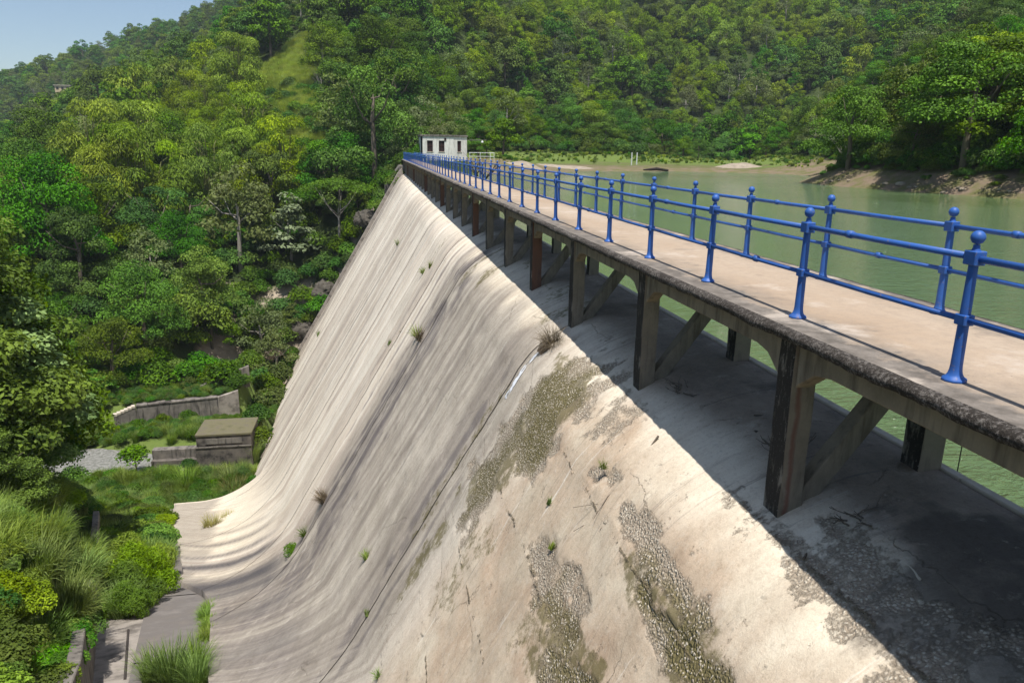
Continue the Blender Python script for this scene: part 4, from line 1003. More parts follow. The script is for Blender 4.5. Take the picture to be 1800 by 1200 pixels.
def trunk_mesh(seed, H, Rr, r0=.22, mat=None, limbs=4, fork=.45, lim=(.50, .72)):
    rng = random.Random(seed); mb = MB()
    top = Vector((rng.uniform(-.4, .4), rng.uniform(-.4, .4), H*.60))
    pts = [Vector((0, 0, -.8)), Vector((rng.uniform(-.1, .1), rng.uniform(-.1, .1), H*.2)), Vector((rng.uniform(-.25, .25), rng.uniform(-.25, .25), H*.45)), top]
    mb.tube(pts, [r0*1.25, r0, r0*.75, r0*.3], 7)
    for i in range(limbs):
        a = 6.283*i/limbs+rng.uniform(-.4, .4); b0 = Vector((0, 0, H*rng.uniform(fork-.1, fork+.12)))
        e = Vector((math.cos(a)*Rr*.6, math.sin(a)*Rr*.6, H*rng.uniform(*lim)))
        mid = b0.lerp(e, .5)+Vector((0, 0, -.05*H))
        mb.tube([b0, mid, e], [r0*.38, r0*.26, r0*.08], 5)
    me = mb.mesh('trunk', smooth=True); me.materials.append(mat or M['bark']); return me
CROWN = {}; TRUNK = {}; DIM = {}
def species(key, crown, trunk, Rr, H): CROWN.setdefault(key, []).append(crown); TRUNK.setdefault(key, []).append(trunk); DIM[key] = (Rr, H)
for s_ in range(5): species('broad', cloud('crown', 100+s_, tree_blobs(100+s_, 4.3, 9.5, 17), 3000, .46, .27, M['broad']), trunk_mesh(100+s_, 9.5, 4.3), 4.3, 9.5)
for s_ in range(3): species('light', cloud('crown', 120+s_, tree_blobs(120+s_, 3.9, 8.5, 15, .8), 2700, .44, .26, M['broadlight']), trunk_mesh(120+s_, 8.5, 3.9), 3.9, 8.5)
for s_ in range(2): species('olive', cloud('crown', 130+s_, tree_blobs(130+s_, 3.8, 9.0, 18, .85), 2300, .36, .2, M['olive'], shell=.5), trunk_mesh(130+s_, 9, 3.8, .2, M['palebark']), 3.8, 9)
for s_ in range(4): species('broadfine', cloud('crown', 190+s_, tree_blobs(190+s_, 4.3, 9.5, (24, 15, 19, 13)[s_], .75, (.3, .15, .35, .2)[s_]), 13000, .205, .125, M['broad'], shell=.6), trunk_mesh(190+s_, 9.5, 4.3), 4.3, 9.5)
for s_ in range(2): species('lightfine', cloud('crown', 195+s_, tree_blobs(195+s_, 3.9, 8.5, 20, .8, .3), 11500, .205, .125, M['broadlight'], shell=.6), trunk_mesh(195+s_, 8.5, 3.9), 3.9, 8.5)
def bamboo_blobs(seed):
    rs = np.random.RandomState(seed); out = []
    for i in range(22):
        a = 6.283*i/13*2.4+rs.uniform(-.4, .4); q = math.sqrt(rs.uniform(.02, 1))
        rb = rs.uniform(.75, 1.45); h = 9.2-4.6*q*q+rs.uniform(-.9, .6)
        out.append(((3.3*q*math.cos(a), 3.3*q*math.sin(a), h-rb*.8), rb, (1, 1, .95)))
    for i in range(6):
        a = rs.uniform(0, 6.283); out.append(((3.0*math.cos(a), 3.0*math.sin(a), rs.uniform(1.6, 3.2)), 1.5, (1, 1, .9)))
    return out
def bamboo_canes(seed):
    rng = random.Random(seed); mb = MB()
    for i in range(12):
        a = rng.uniform(0, 6.283); q = rng.uniform(.5, 3.2); h = 9.0-3.0*(q/3.2)**2
        mb.tube([(math.cos(a)*.5, math.sin(a)*.5, -.6), (math.cos(a)*q*.4, math.sin(a)*q*.4, h*.5), (math.cos(a)*q*.75, math.sin(a)*q*.75, h*.85), (math.cos(a)*q, math.sin(a)*q, h*.9)], [.06, .055, .04, .02], 5)
    me = mb.mesh('canes', smooth=True); me.materials.append(M['cane']); return me
for s_ in range(4): species('bamboo', cloud('crown', 140+s_, bamboo_blobs(140+s_), 5200, .52, .15, M['bamboo'], .25, .32, 1.0, -.2, .75), bamboo_canes(140+s_), 4.4, 9.4)
for s_ in range(2): species('bamfine', cloud('crown', 148+s_, bamboo_blobs(148+s_), 14000, .34, .09, M['bamboo'], .25, .32, 1.0, -.2, .7), bamboo_canes(148+s_), 4.4, 9.4)
# one-off trees
species('silver', cloud('crown', 151, tree_blobs(151, 4.2, 10.5, 20, .55, .25), 1500, .62, .42, M['silver'], .7, .35, shell=.6), trunk_mesh(151, 10, 4, .2, M['palebark'], 5), 4.2, 10.5)
ub = [((5.2*math.sqrt(q)*math.cos(a), 5.2*math.sqrt(q)*math.sin(a), 12.4-1.6*q), 1.5, (1.3, 1.3, .42)) for q, a in [(np.random.RandomState(i+5).uniform(0, 1), i*2.4) for i in range(20)]]
species('umbrella', cloud('crown', 161, ub, 4200, .34, .17, M['broad'], .6, .4), trunk_mesh(161, 13.5, 6.2, .24, M['palebark'], 6, .45, (.80, .88)), 6.2, 13)
sb_ = lambda s: [((1.1*math.cos(i*2.4)*q, 1.1*math.sin(i*2.4)*q, .5+.9*(1-q)), .75, (1, 1, .8)) for i, q in enumerate(np.random.RandomState(s).uniform(0, 1, 8))]
for s_ in range(3): species('shrub', cloud('leaves', 170+s_, sb_(s_), 1500, .20, .12, M['vine']), trunk_mesh(170+s_, 1.4, 1.2, .05, None, 5, .2), 1.8, 2.0)
for s_ in range(2): species('darkshrub', cloud('leaves', 175+s_, sb_(s_+9), 1500, .2, .12, M['broad']), trunk_mesh(175+s_, 1.4, 1.2, .05, None, 5, .2), 1.8, 2.0)
# near trees carry many small leaves
nbb = lambda s, R_, H_: tree_blobs(s, R_, H_, 26, .7, .2)
species('neartree', cloud('crown', 181, nbb(181, 4.0, 10), 26000, .20, .13, M['broad'], .5, .5, shell=.55), trunk_mesh(181, 10, 4, .2), 4.0, 10)
species('neartree', cloud('crown', 182, nbb(182, 4.0, 10), 26000, .17, .11, M['vine'], .5, .5, shell=.55), trunk_mesh(182, 10, 4, .2), 4.0, 10)
species('nearpale', cloud('crown', 183, nbb(183, 3.6, 9), 19000, .22, .15, M['paleleaf'], .9, .35, shell=.6), trunk_mesh(183, 9, 3.6, .18), 3.6, 9)
vb = lambda s: [((1.5*math.cos(i*2.4)*q, 1.5*math.sin(i*2.4)*q, .35+.7*(1-q)), .7, (1, 1, .7)) for i, q in enumerate(np.random.RandomState(s).uniform(0, 1, 12))]
for s_ in range(2): species('nearvine', cloud('leaves', 185+s_, vb(s_), 6500, .13, .10, M['vine'] if s_ == 0 else M['broadlight'], .6, .45), trunk_mesh(185, 1.2, 1.5, .03, None, 6, .2), 2.0, 1.8)
def tussock(name, seed, n, L, base, spread, w, mat, seg=5, droop=1.0):
    rs = np.random.RandomState(seed)
    a = rs.uniform(0, 6.283, n); rb = base*np.sqrt(rs.uniform(0, 1, n)); lean = rs.uniform(.05, 1, n)**.8*spread
    Ls = L*rs.uniform(.55, 1.1, n); aa = a+rs.normal(0, .5, n); ww = w*rs.uniform(.7, 1.3, n)
    t = np.linspace(0, 1, seg+1)
    th = lean[:, None]*(t[None]**1.3)*droop*1.7
    ds = Ls[:, None]/seg
    hx = np.concatenate([np.zeros((n, 1)), np.cumsum(np.sin(th[:, 1:])*ds, 1)], 1); hz = np.concatenate([np.zeros((n, 1)), np.cumsum(np.cos(th[:, 1:])*ds, 1)], 1)
    cx = (rb*np.cos(a))[:, None]+hx*np.cos(aa)[:, None]; cyv = (rb*np.sin(a))[:, None]+hx*np.sin(aa)[:, None]
    wid = ww[:, None]*np.array([.7, 1, .95, .75, .45, .04][:seg+1])[None]
    sx, sy = -np.sin(aa)[:, None]*wid*.5, np.cos(aa)[:, None]*wid*.5
    v = np.stack([np.stack([cx-sx, cyv-sy, hz-.1], -1), np.stack([cx+sx, cyv+sy, hz-.1], -1)], 2)   # n,seg+1,2,3
    idx = np.arange(n*(seg+1)*2).reshape(n, seg+1, 2)
    q = np.stack([idx[:, :-1, 0], idx[:, :-1, 1], idx[:, 1:, 1], idx[:, 1:, 0]], -1).reshape(-1, 4)
    me = npmesh(name, v.reshape(-1, 3), q); me.materials.append(mat)
    fattr(me, 'tint', np.repeat(rs.uniform(0, 1, n), (seg+1)*2)); return me
TUS = [tussock('grass_blades', 201+i, 420, 2.2, .55, .75, .035, M['grass']) for i in range(3)]
TUSBIG = [tussock('grass_blades', 211+i, 620, 1.5, .8, .95, .036, M['grass'], 5, 1.15) for i in range(3)]
TUSPALE = [tussock('grass_blades', 261+i, 420, 2.2, .6, .7, .04, M['palegrass']) for i in range(2)]
TUSDRY = [tussock('grass_blades', 221, 260, 1.4, .5, .8, .03, M['straw'])]
WEED = [tussock('weed_blades', 231+i, 70, .5, .10, .9, .022, M['grass']) for i in range(2)]
TWIG = tussock('dry_twigs', 241, 260, .75, .2, 1.0, .012, M['dry'])
BUSH = cloud('bush_leaves', 251, [((1.5*math.cos(i*2.4)*q, 1.9*math.sin(i*2.4)*q, .5+1.5*p*(1.15-q)), .35+.4*p, (1, 1.1, 1.2)) for i, (q, p) in enumerate(np.random.RandomState(4).uniform(0, 1, (22, 2)))], 15000, .30, .05, M['bushleaf'], .3, .6, -.9, -.5, .25)
BSTEM = trunk_mesh(251, 1.8, 1.4, .05, None, 8, .15)

def plant(key, name, x, y, sc, rz, v=0, dz=0.0, sz=None, zabs=None):
    z = float(ground(x, y)[0]) if zabs is None else zabs
    r = empty(name, (x, y, z+dz), rz); r.scale = (sc, sc, sc*(sz or 1))
    L_ = CROWN[key]; i = v % len(L_)
    pn = ('leaves', 'stems') if key in ('shrub', 'darkshrub', 'nearvine') else (('crown', 'canes') if key in ('bamboo', 'bamfine') else ('crown', 'trunk'))
    for nm, me in ((pn[0], L_[i]), (pn[1], TRUNK[key][i])):
        o = bpy.data.objects.new(nm, me); C.objects.link(o); o.parent = r
    return r

def inpoly(px, py, poly):
    ins = np.zeros(px.shape, bool); n = len(poly)
    for i in range(n):
        x0, y0 = poly[i]; x1, y1 = poly[(i+1) % n]
        if y0 == y1: continue
        c = ((y0 > py) != (y1 > py)) & (px < (x1-x0)*(py-y0)/(y1-y0)+x0); ins ^= c
    return ins
# candidate spots over the hills, thinner far away
rs = np.random.RandomState(77)
cand = []
for d0, d1, sp_ in ((60, 165, 5.6), (165, 300, 6.4), (300, 480, 7.8), (480, 830, 10.0)):
    n_ = int(1500/sp_)
    ii, jj = np.meshgrid(np.arange(-n_//2, n_), np.arange(0, n_), indexing='ij')
    x = (ii+rs.uniform(-.45, .45, ii.shape))*sp_; y = (jj+rs.uniform(-.45, .45, ii.shape))*sp_
    dd = np.hypot(x, y); az = np.arctan2(x, y)
    k = (dd >= d0) & (dd < d1) & (az > CAM_YAW-.78) & (az < CAM_YAW+.80)
    cand.append(np.stack([x[k], y[k], dd[k]], -1))
cand = np.concatenate(cand)
x, y, dd = cand.T; z = ground(x, y)
keep = np.ones(len(x), bool)
keep &= ~((x > xwall(y)-7) & (x < 8) & (y < 62)) & ~((x > -14.5) & (x < 9) & (y < 120.5))
keep &= ~((x > -44) & (x < -11) & (y > 56) & (y < 94+(x+30)*.15)) & ~((x > -26) & (x < -11) & (y < 107))
keep &= ~((x > 1) & (x < 24) & (y > 118) & (y < 150))
keep &= ~((x > 8) & (x < 130) & (y < 205) & (z < -.7)) & ~((x > 24) & (x < 102) & (y > 120) & (y < 190) & (z < 1.3)) & ~((x > 4) & (x < 50) & (y < 118))
keep &= ~((x > -62) & (x < -6) & (y < 60))
px, py, dz_ = projw(np.stack([x, y, z], -1))
patch = [(425, 185), (470, 130), (520, 85), (560, 62), (556, 150), (600, 215), (560, 250), (480, 262)]
keep &= ~(inpoly(px, py, patch) & (dd > 150) & (dd < 260))
tx_, ty_, _o = projw(np.stack([x, y, z+7], -1)); keep &= ~(inpoly(tx_, ty_, [(q[0]+(q[0]-515)*.05, q[1]) for q in patch]) & (dd > 120) & (dd < 262))
for hx, hy, hr in ((-6.6, 125, 6), (-15.2, 131, 5.5), (-10, 120, 4)):
    tt = np.clip(((x*hx+y*hy)/(hx*hx+hy*hy)), .90, 1.03); keep &= ~(np.hypot(x-hx*tt, y-hy*tt) < hr)
for hx, hy in ((-217, 596), (-152, 530), (-167, 572)):
    keep &= ~((np.abs(x-hx-(y-hy)*hx/hy) < 13) & (y-hy > -75) & (y-hy < 9))
ox, oy, _o = projw(np.stack([x, y, z+11], -1))
keep &= (oy < 1300) & (py > -40)
H1 = (px < 725) & (dd < 262)
keep &= ~(H1 & (rs.uniform(size=len(x)) < .42))
x, y, z, dd, px, py, H1 = [a[keep] for a in (x, y, z, dd, px, py, H1)]
N = len(x)
u1 = rs.uniform(size=N); u2 = rs.uniform(size=N); clump = fbm(x/26, y/26, 91, 3); clump2 = fbm(x/14+50, y/14, 95, 2)
sp = np.array(['broad ']*N, dtype='<U8')
bamL = inpoly(px, py, [(150, 420), (190, 270), (300, 190), (400, 110), (480, 140), (470, 240), (590, 260), (560, 330), (430, 440), (300, 470)])
bamR = (px > 760) & (px < 1520) & (dd > 175)
bamRR = (px > 1640) & (py > 120) & (py < 330) & (x > 60) & (dd < 135)
sp[:] = 'broad'
sp[u1 < .24] = 'light'; sp[(u1 > .88)] = 'olive'
sp[bamL & (u1 < .80)] = 'bamboo'
sp[bamR & (clump > .45) & (u1 < .78) & (py < 250)] = 'bamboo'
sp[bamR & (py < 120) & (u1 < .45)] = 'bamboo'
sp[bamRR & (u1 < .5)] = 'bamboo'
sp[(x > 50) & (y < x*1.45-10) & (dd < 140) & (sp == 'light')] = 'broad'
sp[(px < 450) & (dd > 280) & (u1 < .12)] = 'bamboo'
scl = .62+.75*u2**1.5
scl = np.where((dd > 215) & ~H1, .5+1.15*u2**1.8, scl); scl = np.where(dd > 300, scl*1.12, scl); scl = np.where(H1, scl*1.42, scl); scl = np.where(H1 & (sp == 'bamboo'), scl*1.15, scl); kn = (px > 545) & (px < 775) & (dd > 138) & (dd < 262); scl = np.where(kn, scl*1.18, scl); sp[kn & ((sp == 'bamboo') | (sp == 'light'))] = 'broad'
tall = np.where(sp == 'bamboo', .9+.25*u1, .72+.5*clump2+.28*rs.uniform(size=N))
scl = np.where((x > 50) & (y < x*1.45-10) & (dd < 150), scl*1.3, scl)
RR = np.array([DIM[s][0] for s in sp])*scl; HH = np.array([DIM[s][1] for s in sp])*scl*tall
# what shows most: paint crowns front to back on a small raster
BW, BH = 450, 300
buf = np.zeros((BH, BW), bool)
gyb, gxb = np.mgrid[0:BH, 0:BW]
buf |= inpoly(gxb*4.+2, gyb*4.+2, [(702, 292), (1800, 700), (1800, 1200), (375, 1200), (430, 870), (505, 660)])
cx_, cy_, cz_ = projw(np.stack([x, y, z+HH*.58], -1))
vis = np.zeros(N)
for i in np.argsort(dd):
    rx = RR[i]*CAM_F/cz_[i]/4; ry = HH[i]*.46*CAM_F/cz_[i]/4; a0, b0 = cx_[i]/4, cy_[i]/4
    i0, i1 = max(0, int(a0-rx)), min(BW, int(a0+rx)+2); j0, j1 = max(0, int(b0-ry)), min(BH, int(b0+ry)+2)
    if i0 >= i1 or j0 >= j1: continue
    e = ((gxb[j0:j1, i0:i1]-a0)/rx)**2+((gyb[j0:j1, i0:i1]-b0)/ry)**2 < .85
    s_ = buf[j0:j1, i0:i1]; vis[i] = (e & ~s_).sum(); s_ |= e
FINE = {'broad': 'broadfine', 'light': 'lightfine', 'bamboo': 'bamfine'}
LOOK = {'broad': 'dark leafy tree', 'light': 'bright leafy tree', 'olive': 'greyish tree', 'bamboo': 'feathery bamboo clump'}
NAME = {'broad': 'broadleaf_tree', 'light': 'broadleaf_tree', 'olive': 'olive_tree', 'bamboo': 'bamboo_clump'}
def zone_of(i):
    if px[i] < 720:
        if dd[i] < 140: return 'the slope beside the dam', 'lower'
        if dd[i] < 275: return 'the hill beyond the dam', ('lower' if z[i] < -4 else 'middle' if z[i] < 14 else 'upper')
        return 'the distant ridge', ('lower' if z[i] < 20 else 'upper')
    if x[i] > 50 and y[i] < x[i]*1.45-10 and dd[i] < 260: return 'the right bank', ('lower' if z[i] < 7 else 'upper')
    if dd[i] < 215: return 'the wood behind the far shore', 'lower'
    return 'the far hillside', ('lower' if z[i] < 20 else 'middle' if z[i] < 45 else 'upper')
order = np.argsort(-vis)
solo = []; cnt = {}
for i in order:
    if vis[i] < 6: break
    k = 'bamboo' if sp[i] == 'bamboo' else 'tree'
    lim = 95 if k == 'bamboo' else 165
    if cnt.get(k, 0) < lim and 0 < cx_[i] < 1800 and 0 < cy_[i] < 1200: solo.append(i); cnt[k] = cnt.get(k, 0)+1
solo_set = set(solo)
ORD = ['first', 'second', 'third', 'fourth', 'fifth', 'sixth', 'seventh', 'eighth', 'ninth', 'tenth', 'eleventh', 'twelfth']
zones = {}
for i in solo: zones.setdefault((*zone_of(i), sp[i]), []).append(i)
for (zn, row, s), L_ in zones.items():
    L_.sort(key=lambda i: cx_[i])
    rowtxt = {'lower': 'low on', 'middle': 'midway up', 'upper': 'high on'}[row]
    for k, i in enumerate(L_):
        fine = FINE.get(s, s) if dd[i] < 235 else s
        r = plant(fine, NAME[s], x[i], y[i], scl[i], rs.uniform(0, 6.28), int(u2[i]*97), 0, tall[i])
        if len(L_) == 1: lab = 'only large %s %s %s' % (LOOK[s], rowtxt, zn)
        elif len(L_) <= 12: lab = '%s %s %s, %s from left' % (LOOK[s], rowtxt, zn, ORD[k])
        else:
            nc = -(-len(L_)//10); per = -(-len(L_)//nc); c_ = k//per
            part = {2: ['left half', 'right half'], 3: ['left third', 'middle third', 'right third'], 4: ['left end', 'left centre', 'right centre', 'right end']}.get(nc, ['%s strip' % o for o in ORD])[c_]
            lab = '%s %s %s, %s, %s from left' % (LOOK[s], rowtxt, zn, part, ORD[k % per])
        tag(r, lab, 'bamboo' if s == 'bamboo' else 'tree', '%ss %s' % (LOOK[s], zn))
# ---- everything else is one mass of forest, instanced over the hills
tmpl = bpy.data.collections.new('forest_templates')
keys = []
for s in ('broad', 'light', 'olive', 'bamboo', 'broadfine', 'lightfine', 'bamfine'):
    for v, me in enumerate(CROWN[s]):
        o = bpy.data.objects.new('t%02d' % len(keys), me); tmpl.objects.link(o); keys.append((s, v))
for v, me in enumerate(CROWN['shrub']+CROWN['darkshrub']):
    o = bpy.data.objects.new('t%02d' % len(keys), me); tmpl.objects.link(o); keys.append(('shrub', v))
for v, me in enumerate(TUS+TUSPALE):
    o = bpy.data.objects.new('t%02d' % len(keys), me); tmpl.objects.link(o); keys.append(('tus', v))
for v, me in enumerate(CROWN['nearvine']+TUSBIG):
    o = bpy.data.objects.new('t%02d' % len(keys), me); tmpl.objects.link(o); keys.append(('nv' if v < 2 else 'tb', v))
def kidx(s, v):
    L_ = [i for i, k in enumerate(keys) if k[0] == s]; return L_[int(v) % len(L_)]
def scatter(name, P, vi, rz, sc, kind='stuff', label=None, cat=None):
    me = bpy.data.meshes.new(name); P = np.asarray(P, np.float32)
    me.vertices.add(len(P)); me.vertices.foreach_set('co', P.ravel())
    a = me.attributes.new('vi', 'INT', 'POINT'); a.data.foreach_set('value', np.asarray(vi, np.int32))
    a = me.attributes.new('rot', 'FLOAT_VECTOR', 'POINT'); a.data.foreach_set('vector', np.stack([np.zeros(len(P)), np.zeros(len(P)), rz], -1).astype(np.float32).ravel())
    a = me.attributes.new('scl', 'FLOAT_VECTOR', 'POINT'); a.data.foreach_set('vector', np.asarray(sc, np.float32).ravel())
    o = bpy.data.objects.new(name, me); C.objects.link(o)
    g = bpy.data.node_groups.new(name+'_scatter', 'GeometryNodeTree')
    g.interface.new_socket('Geometry', in_out='INPUT', socket_type='NodeSocketGeometry'); g.interface.new_socket('Geometry', in_out='OUTPUT', socket_type='NodeSocketGeometry')
    gi = g.nodes.new('NodeGroupInput'); go = g.nodes.new('NodeGroupOutput')
    ci = g.nodes.new('GeometryNodeCollectionInfo'); ci.inputs['Collection'].default_value = tmpl
    ci.inputs['Separate Children'].default_value = True; ci.inputs['Reset Children'].default_value = True
    ip = g.nodes.new('GeometryNodeInstanceOnPoints'); ip.inputs['Pick Instance'].default_value = True
    def na(nm, t_):
        n = g.nodes.new('GeometryNodeInputNamedAttribute'); n.data_type = t_; n.inputs['Name'].default_value = nm; return n.outputs['Attribute']
    g.links.new(gi.outputs[0], ip.inputs['Points']); g.links.new(ci.outputs[0], ip.inputs['Instance'])
    g.links.new(na('vi', 'INT'), ip.inputs['Instance Index']); g.links.new(na('rot', 'FLOAT_VECTOR'), ip.inputs['Rotation']); g.links.new(na('scl', 'FLOAT_VECTOR'), ip.inputs['Scale'])
    g.links.new(ip.outputs[0], go.inputs[0])
    md = o.modifiers.new('scatter', 'NODES'); md.node_group = g
    tag(o, label, cat, None, kind); return o
rest = np.array([i for i in range(N) if i not in solo_set])
vi = np.array([kidx(FINE.get(sp[i], sp[i]) if dd[i] < 235 else sp[i], int(u2[i]*97)) for i in rest])
scatter('hillside_forest', np.stack([x[rest], y[rest], z[rest]-.3], -1), vi, rs.uniform(0, 6.28, len(rest)), np.stack([scl[rest], scl[rest], scl[rest]*tall[rest]], -1))
# undergrowth between the trees on the near slopes
def area(n, f, seed):
    r_ = np.random.RandomState(seed); out = []
    while len(out) < n: p = f(r_); out.append(p) if p is not None else None
    return np.array(out)
def ug(r_):
    a = r_.uniform(CAM_YAW-.70, CAM_YAW+.70); d = math.sqrt(r_.uniform(85**2, 215**2)); X, Y = d*math.sin(a), d*math.cos(a)
    if (-14 < X < 9 and Y < 119) or (8 < X < 24 and Y < 150) or (-44 < X < -11 and Y < 92): return None
    if 4 < X < 50 and Y < 120: return None
    Z = float(ground(X, Y)[0])
    if X > 8 and Z < .5: return None
    if X > 20 and 125 < Y < 188 and X < 100 and Z < .9: return None
    return (X, Y, Z)
U = area(2600, ug, 5); k_ = np.random.RandomState(6)
scatter('undergrowth', U-np.array([0, 0, .2]), [kidx('shrub', v) for v in k_.randint(0, 5, len(U))], k_.uniform(0, 6.28, len(U)), np.repeat(k_.uniform(.8, 2.0, len(U))[:, None], 3, 1))
# tall grass patch high on the hill
def gp(r_):
    X, Y = r_.uniform(-42, -4), r_.uniform(170, 260)
    a, b, c = projw(np.array([[X, Y, float(ground(X, Y)[0])]]))
    return (X, Y, float(ground(X, Y)[0])) if inpoly(a, b, [(q[0]+(q[0]-515)*.12, q[1]+(q[1]-170)*.1) for q in patch])[0] else None
G_ = area(2200, gp, 8)
scatter('hillside_grass', G_, [kidx('tus', v) for v in k_.choice([3, 4, 3, 4, 0], len(G_))], k_.uniform(0, 6.28, len(G_)), np.repeat(k_.uniform(.8, 1.3, len(G_))[:, None], 3, 1))
# valley-floor ground cover
def vf(r_):
    X, Y = r_.uniform(-46, -12), r_.uniform(61, 101)
    if -23.5 < X < -13 and 70.5 < Y < 76.8: return None
    if X < -22.5 and 70 < Y < 78.6: return None
    if -31 < X < -17 and 84.4+(X+30)*.22 < Y < 86.6+(X+30)*.22: return None
    if X > -13.6 and r_.uniform() < .7: return None
    if Y > 78.5 and r_.uniform() < .35: return None
    return (X, Y, float(ground(X, Y)[0]))
V_ = area(3800, vf, 9)
kk = np.where((V_[:, 1] > 79), k_.choice([0, 1], len(V_), p=[.8, .2]), k_.choice([0, 1], len(V_), p=[.35, .65]))
scatter('valley_undergrowth', V_, [kidx('shrub', v % 3) if b == 0 else kidx('tus', v % 3) for v, b in zip(k_.randint(0, 90, len(V_)), kk)], k_.uniform(0, 6.28, len(V_)), np.repeat(np.where(V_[:, 1] > 79, k_.uniform(.22, .5, len(V_)), k_.uniform(.3, .75, len(V_)))[:, None], 3, 1))
# grass on the far beach and right bank
def bs(r_):
    X, Y = r_.uniform(22, 100), r_.uniform(128, 192); Z = float(ground(X, Y)[0])
    return (X, Y, Z) if -1.1 < Z < 1.6 and r_.uniform() < sstep(-1.2, .4, Z) else None
B_ = area(900, bs, 10)
scatter('shore_grass', B_, [kidx('tus', v % 5) if v % 3 else kidx('shrub', v) for v in k_.randint(0, 90, len(B_))], k_.uniform(0, 6.28, len(B_)), np.repeat(k_.uniform(.15, .5, len(B_))[:, None], 3, 1))

def rb_(r_):
    X, Y = r_.uniform(54, 80), r_.uniform(40, 122); Z = float(ground(X, Y)[0])
    return (X, Y, Z) if -1.0 < Z < 4 and r_.uniform() < .12+.88*sstep(-.9, .5, Z) else None
K_ = area(1100, rb_, 12)
scatter('right_bank_undergrowth', K_-np.array([0, 0, .15]), [kidx('shrub', v) for v in k_.randint(0, 90, len(K_))], k_.uniform(0, 6.28, len(K_)), np.repeat((k_.uniform(.3, .7, len(K_))*(.6+1.9*sstep(-.6, 1.2, K_[:, 2])))[:, None], 3, 1))
def lb_(r_):
    Y = r_.uniform(13, 61); w_ = float(xwall(Y))
    if Y < 41: X = w_-r_.uniform(.9, 7.5); Z = max(float(ground(X, Y)[0]), float(zlip(Y))+.7)
    else:
        X = r_.uniform(w_-2.5, float(xlip(Y))-1.0-1.2*r_.uniform()); Z = float(zlip(Y))-.5 if X > w_-.2 else max(float(ground(X, Y)[0]), float(zlip(Y))-.2)
    return (X, Y, Z)
LB = area(430, lb_, 15)
scatter('left_bank_undergrowth', LB, [kidx('nv', v) if v % 3 == 0 else kidx('tb', v) for v in k_.randint(0, 90, len(LB))], k_.uniform(0, 6.28, len(LB)), np.repeat(np.where(LB[:, 1] < 41, k_.uniform(.35, .75, len(LB)), k_.uniform(.5, 1.05, len(LB)))[:, None], 3, 1))
# ---- trees one can name
def named(key, name, lab, cat, X, Y, sc, rz=0, v=0, sz=None, dz=0): return tag(plant(key, name, X, Y, sc, rz, v, dz, sz), lab, cat)
named('umbrella', 'umbrella_tree', 'flat-topped spreading tree with bare pale trunk beside the top of the spillway', 'tree', -6.6, 125.0, 1.0, .4)
named('silver', 'silver_leaf_tree', 'silvery pale-leaved tree left of the flat-topped tree near the spillway', 'tree', -15.2, 131.0, 1.15, 1.1)
named('olive', 'olive_tree', 'greyish bushy tree directly behind the gatehouse', 'tree', 5.2, 139, 1.0, .4)
named('olive', 'olive_tree', 'second greyish tree behind the gatehouse, beside its lamp arm', 'tree', 11.5, 144, .85, 2.4, 1)
named('broad', 'broadleaf_tree', 'dark rounded tree on the shore just past the gatehouse platform', 'tree', 23.5, 141, .9, .4, 2)
named('broad', 'broadleaf_tree', 'dark tree hanging over the dam end left of the masonry wall', 'tree', -5.5, 134, 1.05, .9, 3)
named('light', 'broadleaf_tree', 'bright leafy tree hugging the hillside just below the masonry wall', 'tree', -3.5, 128, .8, .9, 1)
named('broad', 'broadleaf_tree', 'low spreading dark tree leaning over the rocks below the silver-leaved tree', 'tree', -19.5, 114, .85, .3, 4, .8)
named('broad', 'broadleaf_tree', 'dark tree in shade right above the orange stained rock face', 'tree', -14.5, 120.5, .6, 1.3, 0, .8)
named('broad', 'broadleaf_tree', 'large dark tree above the upper wall on the valley floor', 'tree', -26, 108, 1.05, 1.3, 1)
named('light', 'broadleaf_tree', 'bright round bush-like tree at the end of the retaining wall', 'tree', -33.5, 90, .55, 1.3, 2, .8)
for k, (X, Y, sc, v) in enumerate([(-2.6, 121.3, 1.3, 0), (-5.2, 122.0, 1.5, 1), (-8.2, 122.6, 1.5, 2), (-10.8, 121.5, 1.6, 0), (-13.2, 120.5, 1.7, 1), (-15.8, 118, 1.6, 2), (-17.8, 115.5, 1.4, 0), (.4, 121.6, 1.1, 1)]):
    named('darkshrub' if k % 2 else 'shrub', 'shrub', '%s shrub counting down the hillside along the far spillway edge' % ORD[k] if k < 7 else 'topmost small shrub beside the far end of the spillway crest', 'shrub', X, Y, sc, k, v)
for k, (X, Y, lab) in enumerate([(-13.5, 205, 'bare grey dead tree at the top edge of the pale grass patch'), (66, 97, 'bare grey dead tree among the right bank trees')]):
    mb = MB(); rg = random.Random(60+k)
    for q in range(3): branchy(mb, (rg.uniform(-.3, .3), rg.uniform(-.3, .3), -.5), (rg.uniform(-.4, .4), rg.uniform(-.4, .4), 1), rg.uniform(7, 9), .14, 3, rg, .5)
    r = empty('dead_tree', (X, Y, float(ground(X, Y)[0]))); tag(r, lab, 'tree'); mb.build('branches', M['palebark'], r)
